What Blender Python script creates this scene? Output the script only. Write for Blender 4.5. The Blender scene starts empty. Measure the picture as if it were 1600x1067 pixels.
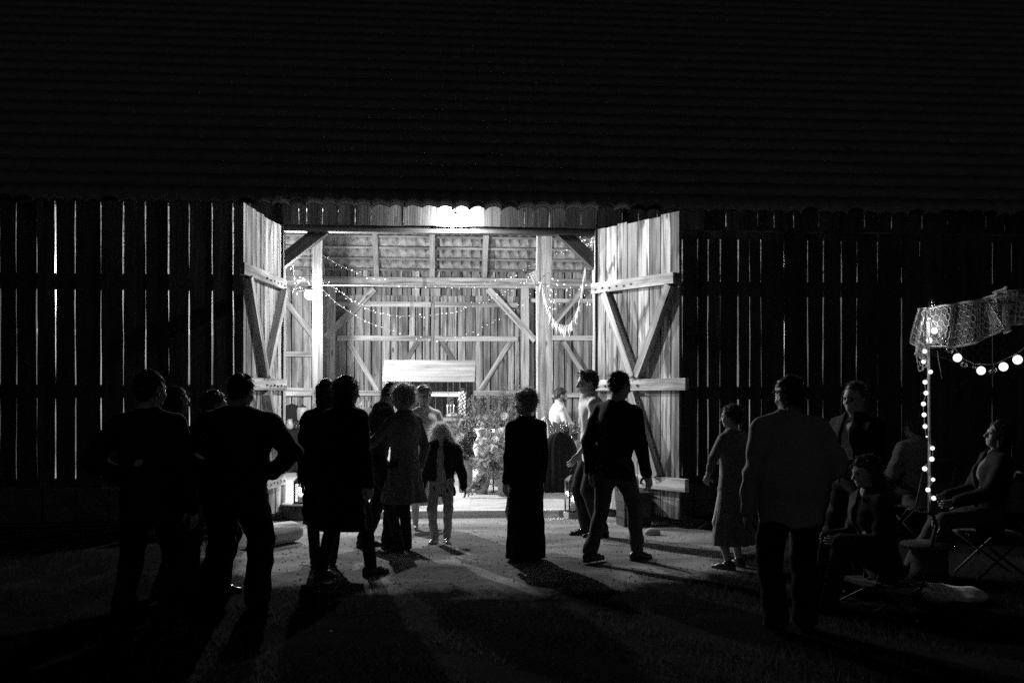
import bpy, math, random
import numpy as np
from mathutils import Vector, Matrix
R = math.radians
random.seed(7); rng = np.random.default_rng(7)
S = bpy.context.scene
COL = S.collection

# ------------------------------------------------------------------ camera
YAW = 4.8; F = 1556.0; EYE = 1.55; HOR = 620.0
cd = bpy.data.cameras.new('camera'); cam = bpy.data.objects.new('camera', cd); COL.objects.link(cam)
cam.location = (0, 0, EYE); cam.rotation_euler = (R(90), 0, R(-YAW))
cd.sensor_width = 36; cd.lens = 36*F/1600; cd.shift_y = (HOR-533.5)/1600; cd.clip_end = 500
S.camera = cam
# ------------------------------------------------------------------ world (night sky, black-and-white)
W = bpy.data.worlds.new('World'); S.world = W; W.use_nodes = True
nt = W.node_tree; bg = nt.nodes['Background']
sky = nt.nodes.new('ShaderNodeTexSky'); sky.sky_type = 'NISHITA'; sky.sun_disc = False
sky.sun_elevation = R(4); sky.sun_rotation = R(180)
bw = nt.nodes.new('ShaderNodeRGBToBW'); nt.links.new(sky.outputs[0], bw.inputs[0])
nt.links.new(bw.outputs[0], bg.inputs[0]); bg.inputs[1].default_value = 0.005
S.view_settings.view_transform = 'Standard'; S.view_settings.look = 'None'
S.view_settings.exposure = 0; S.view_settings.gamma = 1
S.render.engine = 'CYCLES'; S.cycles.use_denoising = False
S.cycles.max_bounces = 6; S.cycles.diffuse_bounces = 4; S.cycles.sample_clamp_indirect = .5
S.cycles.transparent_max_bounces = 12
LAMP_OUT = 330.0; LAMP_IN = 1350.0

# ------------------------------------------------------------------ projection helpers
_f = np.array([math.sin(R(YAW)), math.cos(R(YAW))]); _r = np.array([math.cos(R(YAW)), -math.sin(R(YAW))])
def P(px, py, Y):
    d = _f + _r*(px-800)/F
    t = Y/d[1]
    return (d[0]*t, Y, EYE+(HOR-py)/F*t)
def G(px, py, z=0.0):
    t = (EYE-z)*F/(py-HOR); d = (_f + _r*(px-800)/F)*t
    return (d[0], d[1], z)

# ------------------------------------------------------------------ materials
def nodes(name):
    m = bpy.data.materials.new(name); m.use_nodes = True
    n = m.node_tree; return m, n, n.nodes['Principled BSDF']
def N(n, t, **k):
    x = n.nodes.new(t)
    for a, b in k.items(): setattr(x, a, b)
    return x
def ramp(n, src, stops):
    r = N(n, 'ShaderNodeValToRGB'); n.links.new(src, r.inputs[0])
    e = r.color_ramp.elements
    while len(e) < len(stops): e.new(.5)
    for q, (p, v) in zip(e, stops): q.position = p; q.color = (v, v, v, 1)
    return r.outputs[0]
def math_(n, op, a, b):
    x = N(n, 'ShaderNodeMath', operation=op)
    for i, v in enumerate((a, b)):
        if hasattr(v, 'links'): n.links.new(v, x.inputs[i])
        else: x.inputs[i].default_value = v
    return x.outputs[0]
def plain(name, v, rough=.7, metal=0, noise=.25, scale=12, bump=.0, spec=.3):
    m, n, b = nodes(name)
    tc = N(n, 'ShaderNodeTexCoord'); nz = N(n, 'ShaderNodeTexNoise'); nz.inputs['Scale'].default_value = scale
    nz.inputs['Detail'].default_value = 5
    n.links.new(tc.outputs['Object'], nz.inputs['Vector'])
    c = ramp(n, nz.outputs[0], [(.3, v*(1-noise)), (.7, v*(1+noise))])
    n.links.new(c, b.inputs['Base Color'])
    b.inputs['Roughness'].default_value = rough; b.inputs['Metallic'].default_value = metal
    b.inputs['Specular IOR Level'].default_value = spec
    if bump:
        bp = N(n, 'ShaderNodeBump'); bp.inputs['Strength'].default_value = bump; bp.inputs['Distance'].default_value = .01
        n.links.new(nz.outputs[0], bp.inputs['Height']); n.links.new(bp.outputs[0], b.inputs['Normal'])
    return m
def wood(name, lo, hi, knots=True, rough=.75, stain=False):
    m, n, b = nodes(name)
    at = N(n, 'ShaderNodeAttribute', attribute_name='gr'); ar = N(n, 'ShaderNodeAttribute', attribute_name='rnd')
    def tex(sc, scale, det, dist=0):
        mp = N(n, 'ShaderNodeMapping'); mp.inputs['Scale'].default_value = sc
        n.links.new(at.outputs['Vector'], mp.inputs['Vector'])
        t = N(n, 'ShaderNodeTexNoise'); t.inputs['Scale'].default_value = scale; t.inputs['Detail'].default_value = det
        t.inputs['Distortion'].default_value = dist
        n.links.new(mp.outputs[0], t.inputs['Vector']); return t.outputs[0]
    fine = tex((1.0, 44, 44), 2.2, 7, .5); streak = tex((.45, 9, 9), 1.6, 3, .3); blot = tex((.8, 3.2, 3.2), 1.0, 4, .8)
    g = math_(n, 'MULTIPLY', ramp(n, fine, [(.36, .62), (.58, 1.0)]), ramp(n, streak, [(.34, .4), (.56, 1.0)]))
    g = math_(n, 'MULTIPLY', g, ramp(n, blot, [(.34, .55), (.5, 1.0)]))
    if knots:
        mp = N(n, 'ShaderNodeMapping'); mp.inputs['Scale'].default_value = (1.7, 4.4, .01)
        n.links.new(at.outputs['Vector'], mp.inputs['Vector'])
        v = N(n, 'ShaderNodeTexVoronoi'); v.inputs['Scale'].default_value = 1.0
        n.links.new(mp.outputs[0], v.inputs['Vector'])
        g = math_(n, 'MULTIPLY', g, ramp(n, v.outputs['Distance'], [(.06, .25), (.13, 1.0)]))
    if stain: g = math_(n, 'MULTIPLY', g, ramp(n, tex((.9, 4.5, 4.5), 1.3, 5, 1.2), [(.37, .3), (.45, 1.0)]))
    r = math_(n, 'ADD', math_(n, 'MULTIPLY', ar.outputs['Fac'], .62), .5)
    g = math_(n, 'POWER', math_(n, 'MULTIPLY', g, r), 1.3)
    c = math_(n, 'ADD', math_(n, 'MULTIPLY', g, hi-lo), lo)
    n.links.new(c, b.inputs['Base Color']); b.inputs['Roughness'].default_value = rough
    b.inputs['Specular IOR Level'].default_value = .25
    bp = N(n, 'ShaderNodeBump'); bp.inputs['Strength'].default_value = .5; bp.inputs['Distance'].default_value = .006
    n.links.new(fine, bp.inputs['Height']); n.links.new(bp.outputs[0], b.inputs['Normal'])
    return m
def emit(name, v, sample='AUTO'):
    m, n, b = nodes(name)
    b.inputs['Base Color'].default_value = (.8, .8, .8, 1)
    b.inputs['Emission Color'].default_value = (1, 1, 1, 1); b.inputs['Emission Strength'].default_value = v
    m.cycles.emission_sampling = sample
    return m
def clearbulb(name, v):
    m, n, b = nodes(name); e = N(n, 'ShaderNodeEmission'); e.inputs[1].default_value = v
    t = N(n, 'ShaderNodeBsdfTransparent'); a = N(n, 'ShaderNodeAddShader'); n.links.new(e.outputs[0], a.inputs[0]); n.links.new(t.outputs[0], a.inputs[1])
    n.links.new(a.outputs[0], n.nodes['Material Output'].inputs[0]); m.cycles.emission_sampling = 'NONE'; return m
def cloth(name, v, noise=.2, scale=60, rough=.9):
    return plain(name, v, rough, 0, noise, scale, .15, .15)
def glassy(name):
    m, n, b = nodes(name)
    g = N(n, 'ShaderNodeBsdfGlossy'); g.inputs['Roughness'].default_value = .08
    t = N(n, 'ShaderNodeBsdfTransparent'); mx = N(n, 'ShaderNodeMixShader')
    lw = N(n, 'ShaderNodeLayerWeight'); lw.inputs[0].default_value = .55
    n.links.new(math_(n, 'ADD', math_(n, 'MULTIPLY', lw.outputs['Facing'], .6), .12), mx.inputs[0])
    n.links.new(t.outputs[0], mx.inputs[1]); n.links.new(g.outputs[0], mx.inputs[2])
    n.links.new(mx.outputs[0], n.nodes['Material Output'].inputs[0]); return m
def hairmat(name, v):
    m, n, b = nodes(name)
    b.inputs['Base Color'].default_value = (v, v, v, 1); b.inputs['Roughness'].default_value = .45
    t = N(n, 'ShaderNodeBsdfTranslucent'); t.inputs[0].default_value = (min(1, v*1.6),)*3+(1,)
    mx = N(n, 'ShaderNodeMixShader'); mx.inputs[0].default_value = .4
    n.links.new(b.outputs[0], mx.inputs[1]); n.links.new(t.outputs[0], mx.inputs[2])
    n.links.new(mx.outputs[0], n.nodes['Material Output'].inputs[0]); return m
def leafmat(name, v):
    m = hairmat(name, v); b = m.node_tree.nodes['Principled BSDF']; b.inputs['Roughness'].default_value = .8; b.inputs['Specular IOR Level'].default_value = 0 if v < .04 else .15; return m

M = dict(
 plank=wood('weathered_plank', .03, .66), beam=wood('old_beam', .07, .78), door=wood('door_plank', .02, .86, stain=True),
 dark_wood=wood('outside_weathered_wood', .02, .095), dark_beam=wood('backlit_and_dark_wood', .015, .09), board=wood('fresh_board', .20, .40, rough=.6), post_wood=wood('glare_offset_post', .02, .09),  # dark_beam holds backlit shade in its colour; post_wood is darkened against lamp glare
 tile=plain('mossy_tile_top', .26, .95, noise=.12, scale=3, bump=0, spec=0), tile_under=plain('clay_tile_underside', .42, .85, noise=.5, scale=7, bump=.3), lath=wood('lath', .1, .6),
 iron=plain('iron', .04, .5, .6), white_metal=plain('pale_enamel', .6, .4),
 cable=plain('pale_cable', .6, .5), wire=plain('thin_dark_wire', .10, .7), black_cloth=cloth('black_cloth', .012), white_cloth=cloth('white_cloth', .8, .05),
 bulb=clearbulb('bulb_glow', 2.5), bulb_small=emit('fairy_glow', 6), bulb_globe=emit('globe_glow', 1.15), candle=emit('flame_glow', 30),
 glass=glassy('clear_glass'), lace=plain('lace_thread', .62, .9), wax=plain('wax', .8, .5), tassel=plain('tassel_paper', .85, .8),
 leaf=leafmat('leaf_green', .22), leaf_pale=leafmat('leaf_pale', .24), petal=leafmat('petal', .75), petal_mid=leafmat('petal_mid', .45),
 pot=plain('zinc_bucket', .45, .5, .2), stone=plain('plinth_stone', .12, .9, noise=.4, scale=5, bump=.5),
 cushion=plain('pale_fleece', .85, .95, noise=.3, scale=30, bump=.5), chair=plain('chair_metal', .07, .5, .3), pebble=plain('pebble', .3, .9),
)

# ------------------------------------------------------------------ object helpers
ORG = {}
def tag(o, label=None, cat=None, group=None, kind=None):
    if label: o['label'] = label
    if cat: o['category'] = cat
    if group: o['group'] = group
    if kind: o['kind'] = kind
    return o
def thing(name, label, cat, loc=(0, 0, 0), rz=0, group=None):
    o = bpy.data.objects.new(name, None); COL.objects.link(o); o.empty_display_size = .1
    o.location = loc; o.rotation_euler = (0, 0, rz); ORG[o.name] = np.array(loc, float)
    return tag(o, label, cat, group)
def mesh(name, v, f, mat, parent=None, smooth=False, local=False, attrs=None, origin=None):
    """v in world coordinates (or in the parent's own frame when local)"""
    v = np.asarray(v, float).reshape(-1, 3)
    org = np.zeros(3)
    if origin is not None: org = np.array(origin, float)
    v = v - org
    if parent is not None and not local: v = v - ORG[parent.name]
    me = bpy.data.meshes.new(name)
    if isinstance(f, np.ndarray):
        me.vertices.add(len(v)); me.vertices.foreach_set('co', v.ravel())
        k = f.shape[1]; me.loops.add(f.size); me.loops.foreach_set('vertex_index', f.ravel().astype(np.int32))
        me.polygons.add(len(f)); me.polygons.foreach_set('loop_start', np.arange(0, f.size, k, dtype=np.int32))
        me.polygons.foreach_set('loop_total', np.full(len(f), k, np.int32)); me.update(calc_edges=True)
    else:
        me.from_pydata(v.tolist(), [], f)
    if attrs:
        for nm, (tp, arr) in attrs.items():
            a = me.attributes.new(nm, tp, 'POINT')
            a.data.foreach_set('vector' if tp == 'FLOAT_VECTOR' else 'value', np.asarray(arr, float).ravel())
    for mm in (mat if isinstance(mat, (list, tuple)) else [mat]): me.materials.append(mm)
    if smooth: me.polygons.foreach_set('use_smooth', [True]*len(me.polygons))
    o = bpy.data.objects.new(name, me); COL.objects.link(o)
    ORG[o.name] = org.copy()
    if parent is not None:
        o.parent = parent; ORG[o.name] = ORG[parent.name]
    elif origin is not None: o.location = org
    return o
class MB:
    def __init__(s): s.v = []; s.f = []; s.g = []; s.r = []; s.n = 0
    def add(s, v, f, g=None, r=0.5):
        v = np.asarray(v, float).reshape(-1, 3)
        s.v.append(v); s.f += [tuple(i+s.n for i in q) for q in f]; s.n += len(v)
        s.g.append(np.asarray(g, float).reshape(-1, 3) if g is not None else v); s.r.append(np.full(len(v), r))
        return s
    def board(s, a, b, w, t, up=(0, 0, 1), wob=.0, seg=None, rnd=None, twist=0, taper=1.0):
        """plank/beam from a to b; w along `side`, t along `up`-ish normal"""
        a = np.array(a, float); b = np.array(b, float); d = b-a; L = np.linalg.norm(d); d /= L
        up = np.array(up, float); sd = np.cross(d, up); sd /= np.linalg.norm(sd); nn = np.cross(sd, d)
        seg = seg or max(1, int(L/.45)); rnd = random.random() if rnd is None else rnd
        off = rng.uniform(-50, 50, 3); vs = []; gs = []
        ph = rng.uniform(0, 6.28, 4)
        for i in range(seg+1):
            t_ = i/seg; c = a+d*L*t_; k = 1+(taper-1)*t_
            for j, (x, y) in enumerate(((-1, -1), (1, -1), (1, 1), (-1, 1))):
                e = wob*(math.sin(t_*L*2.1+ph[0 if x < 0 else 1])+.5*math.sin(t_*L*7.3+ph[2]+x)+.3*rng.normal())
                X = x*(w/2*k)+e; Yy = y*t/2*k
                vs.append(c+sd*X+nn*Yy); gs.append(off+np.array([t_*L, X, Yy]))
        f = []
        for i in range(seg):
            o = i*4
            for j in range(4): f.append((o+j, o+(j+1) % 4, o+4+(j+1) % 4, o+4+j))
        f.append((3, 2, 1, 0)); e = seg*4; f.append((e, e+1, e+2, e+3))
        return s.add(vs, f, gs, rnd)
    def tube(s, pts, r, n=8, cap=True):
        pts = [np.array(p, float) for p in pts]; vs = []; rr = r if hasattr(r, '__len__') else [r]*len(pts)
        ref = np.array([.3, .2, 1.]) 
        for i, p in enumerate(pts):
            d = pts[min(i+1, len(pts)-1)]-pts[max(i-1, 0)]; d /= np.linalg.norm(d)+1e-9
            q = np.cross(d, ref if abs(d @ ref) < .95 else np.array([1., 0, 0])); q /= np.linalg.norm(q); w = np.cross(d, q)
            for k in range(n):
                a = 2*math.pi*k/n; vs.append(p+rr[i]*(math.cos(a)*q+math.sin(a)*w))
        f = [(i*n+k, i*n+(k+1) % n, (i+1)*n+(k+1) % n, (i+1)*n+k) for i in range(len(pts)-1) for k in range(n)]
        if cap: f.append(tuple(range(n))[::-1]); f.append(tuple((len(pts)-1)*n+k for k in range(n)))
        return s.add(vs, f)
    def lathe(s, c, prof, n=20, sx=1, sy=1):
        c = np.array(c, float); vs = []
        for r, z in prof:
            for k in range(n):
                a = 2*math.pi*k/n; vs.append(c+np.array([r*sx*math.cos(a), r*sy*math.sin(a), z]))
        m = len(prof)
        f = [(i*n+k, i*n+(k+1) % n, (i+1)*n+(k+1) % n, (i+1)*n+k) for i in range(m-1) for k in range(n)]
        if prof[0][0] > 1e-4: f.append(tuple(range(n))[::-1])
        if prof[-1][0] > 1e-4: f.append(tuple((m-1)*n+k for k in range(n)))
        return s.add(vs, f)
    def ball(s, c, r, n=10, m=7):
        pr = [(max(1e-5, r*math.sin(math.pi*i/m)), -r*math.cos(math.pi*i/m)) for i in range(m+1)]
        return s.lathe(c, pr, n)
    def build(s, name, mat, parent=None, smooth=False, origin=None, local=False):
        v = np.concatenate(s.v); g = np.concatenate(s.g); r = np.concatenate(s.r)
        return mesh(name, v, s.f, mat, parent, smooth, local, dict(gr=('FLOAT_VECTOR', g), rnd=('FLOAT', r)), origin)
def timber(name, a, b, w, t, mat, parent, up=(0, 1, 0), wob=.004, rnd=None):
    return MB().board(a, b, w, t, up, wob, rnd=rnd).build(name, mat, parent)

# ================================================================== GROUND
def hgt(x, y): return .012*math.sin(x*1.3+.4)*math.sin(y*1.1)
def sheet(name, x0, x1, y0, y1, nx, ny, z, mat):
    vs = [(x0+(x1-x0)*i/nx, y0+(y1-y0)*j/ny, z) for j in range(ny+1) for i in range(nx+1)]
    f = [(j*(nx+1)+i, j*(nx+1)+i+1, (j+1)*(nx+1)+i+1, (j+1)*(nx+1)+i) for j in range(ny) for i in range(nx)]
    return tag(mesh(name, vs, f, mat), kind='structure')
GROUND = lambda: sheet('ground', -160, 160, -100, 200, 8, 8, 0, M['dirt'])
# trampled dirt pad in front of the doors
m, n, b = nodes('packed_dirt')
tc = N(n, 'ShaderNodeTexCoord')
def gn(scale, det=6, dist=0, sc=(1, 1, 1)):
    mp = N(n, 'ShaderNodeMapping'); mp.inputs['Scale'].default_value = sc; n.links.new(tc.outputs['Object'], mp.inputs['Vector'])
    t = N(n, 'ShaderNodeTexNoise'); t.inputs['Scale'].default_value = scale; t.inputs['Detail'].default_value = det; t.inputs['Distortion'].default_value = dist
    n.links.new(mp.outputs[0], t.inputs['Vector']); return t.outputs[0]
big = gn(.9, 4, .8, (1, 1.8, 1)); sm = gn(60, 3); gr_ = gn(160, 2)
c = math_(n, 'MULTIPLY', ramp(n, big, [(.3, .15), (.7, .42)]), ramp(n, sm, [(.35, .65), (.65, 1.12)]))
c = math_(n, 'MULTIPLY', c, ramp(n, gr_, [(.3, .75), (.7, 1.2)]))
n.links.new(c, b.inputs['Base Color']); b.inputs['Roughness'].default_value = 1; b.inputs['Specular IOR Level'].default_value = 0
bp = N(n, 'ShaderNodeBump'); bp.inputs['Strength'].default_value = .6; bp.inputs['Distance'].default_value = .01
n.links.new(sm, bp.inputs['Height']); n.links.new(bp.outputs[0], b.inputs['Normal'])
M['dirt'] = m
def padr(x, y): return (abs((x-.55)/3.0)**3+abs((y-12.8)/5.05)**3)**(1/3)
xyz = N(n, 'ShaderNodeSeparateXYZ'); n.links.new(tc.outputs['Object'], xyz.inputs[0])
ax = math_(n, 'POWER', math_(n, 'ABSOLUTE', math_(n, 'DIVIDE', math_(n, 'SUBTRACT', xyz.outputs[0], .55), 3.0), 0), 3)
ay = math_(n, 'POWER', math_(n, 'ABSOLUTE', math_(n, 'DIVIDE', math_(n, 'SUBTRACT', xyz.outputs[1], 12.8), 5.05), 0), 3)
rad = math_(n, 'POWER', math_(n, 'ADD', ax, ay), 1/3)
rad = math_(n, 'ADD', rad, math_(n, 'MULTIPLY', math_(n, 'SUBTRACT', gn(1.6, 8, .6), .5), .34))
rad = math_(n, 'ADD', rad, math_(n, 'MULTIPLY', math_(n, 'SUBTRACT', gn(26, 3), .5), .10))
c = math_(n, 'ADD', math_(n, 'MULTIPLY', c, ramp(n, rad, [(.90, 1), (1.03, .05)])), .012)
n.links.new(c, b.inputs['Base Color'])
GROUND()
vs = [(.55, 12.8, .005)]; kk = 180
for i in range(kk+1):
    a = math.pi+math.pi*i/kk; q = (abs(math.cos(a))**3+abs(math.sin(a))**3)**(-1/3)*(1.13+.03*math.sin(i*.9)+rng.normal(0, .012))
    vs.append((.55+3.0*q*math.cos(a), 12.8+5.05*q*math.sin(a), .004))
tag(mesh('path', vs, [(0, i+1, i+2) for i in range(kk)], M['dirt']), kind='structure')

# grass: tufted blades over the turf in front
def grass(n, x0, x1, y0, y1, seed):
    g = np.random.default_rng(seed)
    x = g.uniform(x0, x1, n); y = y0+(y1-y0)*g.random(n)**1.2
    rr = np.array([padr(a, c) for a, c in zip(x, y)])
    inside = (rr < 1.0+g.normal(0, .05, n)) & (y < 12.9)
    x = x[~inside]; y = y[~inside]; k = len(x)
    h = g.uniform(.02, .06, k)*(1+.8*np.sin(x*2.3)*np.sin(y*3.1)+.5*np.sin(x*9.1+y*7)); a = g.uniform(0, 6.28, k); w = g.uniform(.002, .0045, k)
    lean = g.normal(0, .6, (k, 2))*h[:, None]
    b0 = np.stack([x-np.cos(a)*w, y-np.sin(a)*w, np.zeros(k)], 1); b1 = np.stack([x+np.cos(a)*w, y+np.sin(a)*w, np.zeros(k)], 1)
    tp = np.stack([x+lean[:, 0], y+lean[:, 1], h], 1)
    v = np.stack([b0, b1, tp], 1).reshape(-1, 3); f = np.arange(3*k).reshape(-1, 3)
    return v, f
v1, f1 = grass(110000, -4.5, 5.5, 3.0, 12.7, 1)
tag(mesh('grass', v1, f1, leafmat('grass_blade', .035)), 'short dark grass in front of the barn', 'grass', kind='stuff')
gs = np.random.default_rng(3); mb = MB()
for i in range(1500):
    a = gs.uniform(0, 6.28); q = gs.random()**.5*1.05; x = .55+3.1*q*math.cos(a); y = 12.75-5.2*q*abs(math.sin(a)); r = gs.uniform(.003, .011)
    if y > 12.65: continue
    mb.ball((x, y, .006), r, 5, 3)
tag(mb.build('gravel', M['pebble'] if 'pebble' in M else plain('pebble', .3, .9), None, False), 'small pebbles scattered over the dirt in front of the barn', 'gravel', kind='stuff')
# a few pale litter petals / leaves in the grass are part of the grass

# ================================================================== BARN
barn = thing('barn', 'long old timber barn with gappy plank walls, tiled roof and wide open double doors', 'barn', (0, 12.8, 0))
FY = 12.8; BY = 21.5; XL = -13.5; XR = 14.0
OL, OR = -1.83, 2.16      # opening
T = .02
def px2x(px, Y): return P(px, 600, Y)[0]
def wall_run(name, edges, z0, z1, Y, mat, t=T, jit=.01, parent=barn, gaps=None, ztop=None):
    """edges: list of (x centre of seam, visible gap) ; boards between seams"""
    mb = MB()
    for (xa, ga), (xb, gb) in zip(edges[:-1], edges[1:]):
        l = xa+ga/2; r = xb-gb/2
        if r-l < .01: continue
        za = z0+random.uniform(-jit, jit); zb = (z1 if ztop is None else z1)+random.uniform(-jit, jit)
        yo = random.uniform(-.003, .003)
        q = random.uniform(-.004, .004); mb.board(((l+r)/2+q, Y+yo, za), ((l+r)/2-q, Y+yo, zb), r-l, t, (0, 1, 0), .0036, seg=16)
    return mb.build(name, mat, parent)
def seam(px, vis, Y=FY):
    x = px2x(px, Y); tn = abs(x/Y)
    return (x, vis*.58+T*tn*.85)
# left front wall : seams measured off the photograph
L_px = [(1, 7), (26, 6), (58, 9), (87, 13), (118, 13), (158, 10), (193, 14), (228, 14), (264, 10), (296, 13), (332, 22), (365, 14), (391, 10), (414, 5)]
ed = []
x = seam(1, .007)[0]
pre = []
xx = XL
while xx < x-.2: pre.append((xx, random.choice([.004, .008, .012]))); xx += random.uniform(.22, .32)
ed = pre+[seam(p, g/1000*1.0) for p, g in L_px]+[(OL, .0)]
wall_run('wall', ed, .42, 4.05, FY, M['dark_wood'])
# right front wall lower course
R_px = [(958, 8), (985, 6), (1012, 8), (1040, 8), (1066, 4), (1090, 9), (1106, 16), (1125, 14), (1153, 28), (1171, 12), (1189, 8), (1225, 9), (1262, 14), (1286, 11), (1314, 13), (1338, 4), (1371, 7), (1408, 6), (1436, -14), (1470, -14), (1502, -16), (1550, 1), (1580, -16)]
ed = [(OR, 0)]+[seam(p, g/1000) for p, g in R_px]
xx = ed[-1][0]+.26
while xx < XR: ed.append((xx, .001)); xx += random.uniform(.22, .32)
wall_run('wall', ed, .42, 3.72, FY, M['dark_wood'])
# upper course above the opening and to its right
U_px = [(443, 3), (467, 6), (479, 6), (504, 8), (529, 6), (555, 6), (580, 6), (606, 6), (630, 9), (656, 7), (682, 5), (706, 4), (731, 5), (757, 5), (782, 5), (808, 5), (819, 8), (832, 5), (858, 7), (883, 7), (908, 6), (932, 6), (947, 4), (972, 4), (997, 8), (1026, 8), (1062, 5), (1100, 3), (1134, 9), (1160, 6), (1184, 8), (1209, 8), (1240, 3), (1279, 6), (1310, 2), (1350, 2), (1392, 2), (1440, 2), (1480, 2), (1540, 2)]
ed = [(OL-.001, 0)]+[seam(p, g/1000) for p, g in U_px[1:]]
ed.append((XR, 0)) if XR-ed[-1][0] < .4 else None
xx = ed[-1][0]+.26
while xx < XR: ed.append((xx, .002)); xx += .26
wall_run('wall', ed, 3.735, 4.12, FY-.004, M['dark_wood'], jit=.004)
# plinth
def plinth(xa, xb, y, name='plinth'):
    nseg = int((xb-xa)/.4)+1; mb = MB()
    for i in range(nseg):
        a = xa+(xb-xa)*i/nseg; b = xa+(xb-xa)*(i+1)/nseg-.012
        for r in range(2):
            o = .1 if r else 0
            mb.board((a+.0, y+random.uniform(-.01, .01), .1+.21*r), (b, y+random.uniform(-.01, .01), .1+.21*r), .34, .20, (0, 0, 1), .006, seg=2)
    mb.board((xa, y+.02, .18), (xb, y+.02, .18), .22, .36, (0, 0, 1), 0, seg=2)
    return mb.build(name, M['stone'], barn)
plinth(XL, OL-.12, FY+.10); plinth(OR+.12, XR, FY+.10)
plinth(XL, -2.1, BY+.0); plinth(2.12, XR, BY)
# sill + rails behind the front planks (they block the slits)
for z, h in ((.46, .16), (1.62, .17), (2.99, .20), (3.72, .17)):
    for xa, xb in ((XL, OL-.1), (OR+.1, XR)):
        if z > 3.5 and xa < 0: continue
        zz = z if xa < 0 else z-.02
        timber('rail', (xa, FY+.07, zz), (xb, FY+.07, zz), .11, h, M['beam'], barn, (0, 0, 1))
# posts
PW = .2
for x in (OL-.1, OR+.1):
    timber('post', (x, FY+.125, 0), (x, FY+.125, 3.95), PW, PW, M['beam'], barn)
for x in (-5.4, -9.4, -13.3, 5.9, 9.6, 13.7):
    timber('post', (x, FY+.235, 0), (x, FY+.235, 3.95), .19, .19, M['beam'], barn)
# lintel: beam over the opening, top plate
timber('lintel', (OL-.25, FY+.10, 3.70), (OR+.25, FY+.10, 3.70), .15, .09, M['dark_beam'], barn, (0, 0, 1))  # lintel coloured dark to carry its backlit shade
timber('wall_plate', (XL, FY+.2, 4.03), (XR, FY+.2, 4.03), .2, .15, M['beam'], barn, (0, 0, 1))
# knee braces of the front opening, backlit shade put into their colour
a0 = P(438, 412, FY+.16); a1 = P(506, 358, FY+.16)
timber('brace', a0, a1, .16, .16, M['dark_beam'], barn)
a0 = P(938, 420, FY+.16); a1 = P(872, 358, FY+.16)
timber('brace', a0, a1, .16, .16, M['dark_beam'], barn)
# threshold + floor
timber('threshold', (OL, FY+.02, .05), (OR, FY+.02, .05), .16, .09, M['beam'], barn, (0, 0, 1))
m, n, b = nodes('barn_floor')
tc = N(n, 'ShaderNodeTexCoord')
c = math_(n, 'MULTIPLY', ramp(n, gn(.7, 5, .5), [(.3, .5), (.7, .8)]), ramp(n, gn(30, 4, 0, (1, .4, 1)), [(.3, .85), (.7, 1.05)]))
n.links.new(c, b.inputs['Base Color']); b.inputs['Roughness'].default_value = .28; b.inputs['Specular IOR Level'].default_value = .5
rr = ramp(n, gn(2.5, 5), [(.3, .16), (.7, .42)]); n.links.new(rr, b.inputs['Roughness'])
M['floor'] = m
tag(mesh('barn_floor', [(XL, FY+.1, .06), (XR, FY+.1, .06), (XR, BY+.1, .06), (XL, BY+.1, .06)], [(0, 1, 2, 3)], m), kind='structure')

# ---- back wall
BT = 4.05
def back_run(xa, xb, z0, z1, name='wall', mat=None):
    x = xa; e = [(x, .0)]
    while x < xb-.26:
        x += random.choice([.15, .17, .19, .2, .22, .24]); e.append((x, random.choice([.016, .022, .028, .034])))
    e.append((xb, 0))
    return wall_run(name, e, z0, z1, BY, mat or M['plank'], t=.025)
DL, DR = -1.98, 1.98
back_run(XL, DL-.13, .40, BT+.25); back_run(DR+.13, XR, .40, BT+.25)
back_run(DL-.13, DR+.13, 3.62, BT+.25)
# closed back doors
def leaf_closed(xa, xb, name='door'):
    x = xa; e = [(x, 0)]
    while x < xb-.2:
        x += random.choice([.15, .17, .2, .22]); e.append((x, random.choice([.018, .024, .030])))
    e.append((xb, 0))
    d = wall_run(name, e, .08, 3.72, BY-.03, M['plank'], t=.025); d['label'] = 'closed plank door leaf in the back wall of the barn'
    for z in (3.53, 2.80, 1.63, .4):
        timber('rail', (xa+.03, BY-.065, z), (xb-.03, BY-.065, z), .045, .11, M['beam'], d, (0, 0, 1), rnd=.8)
    return d
yb = BY-.065
dl = leaf_closed(-1.96, .085); dr = leaf_closed(.10, 1.96)
timber('brace', P(545, 534, yb), P(590, 610, yb), .045, .1, M['beam'], dl, (0, 0, 1))
timber('brace', P(652, 534, yb), P(606, 610, yb), .045, .1, M['beam'], dl, (0, 0, 1))
timber('brace', P(690, 534, yb), P(737, 610, yb), .045, .1, M['beam'], dr, (0, 0, 1))
timber('brace', P(797, 534, yb), P(750, 610, yb), .045, .1, M['beam'], dr, (0, 0, 1))
timber('brace', P(735, 622, yb), P(766, 690, yb), .045, .1, M['beam'], dr, (0, 0, 1))
timber('brace', P(745, 622, yb), P(715, 680, yb), .045, .1, M['beam'], dr, (0, 0, 1))
timber('cover_strip', (.09, BY-.07, .1), (.09, BY-.07, 3.55), .05, .03, M['board'], dr, rnd=.9)
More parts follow.
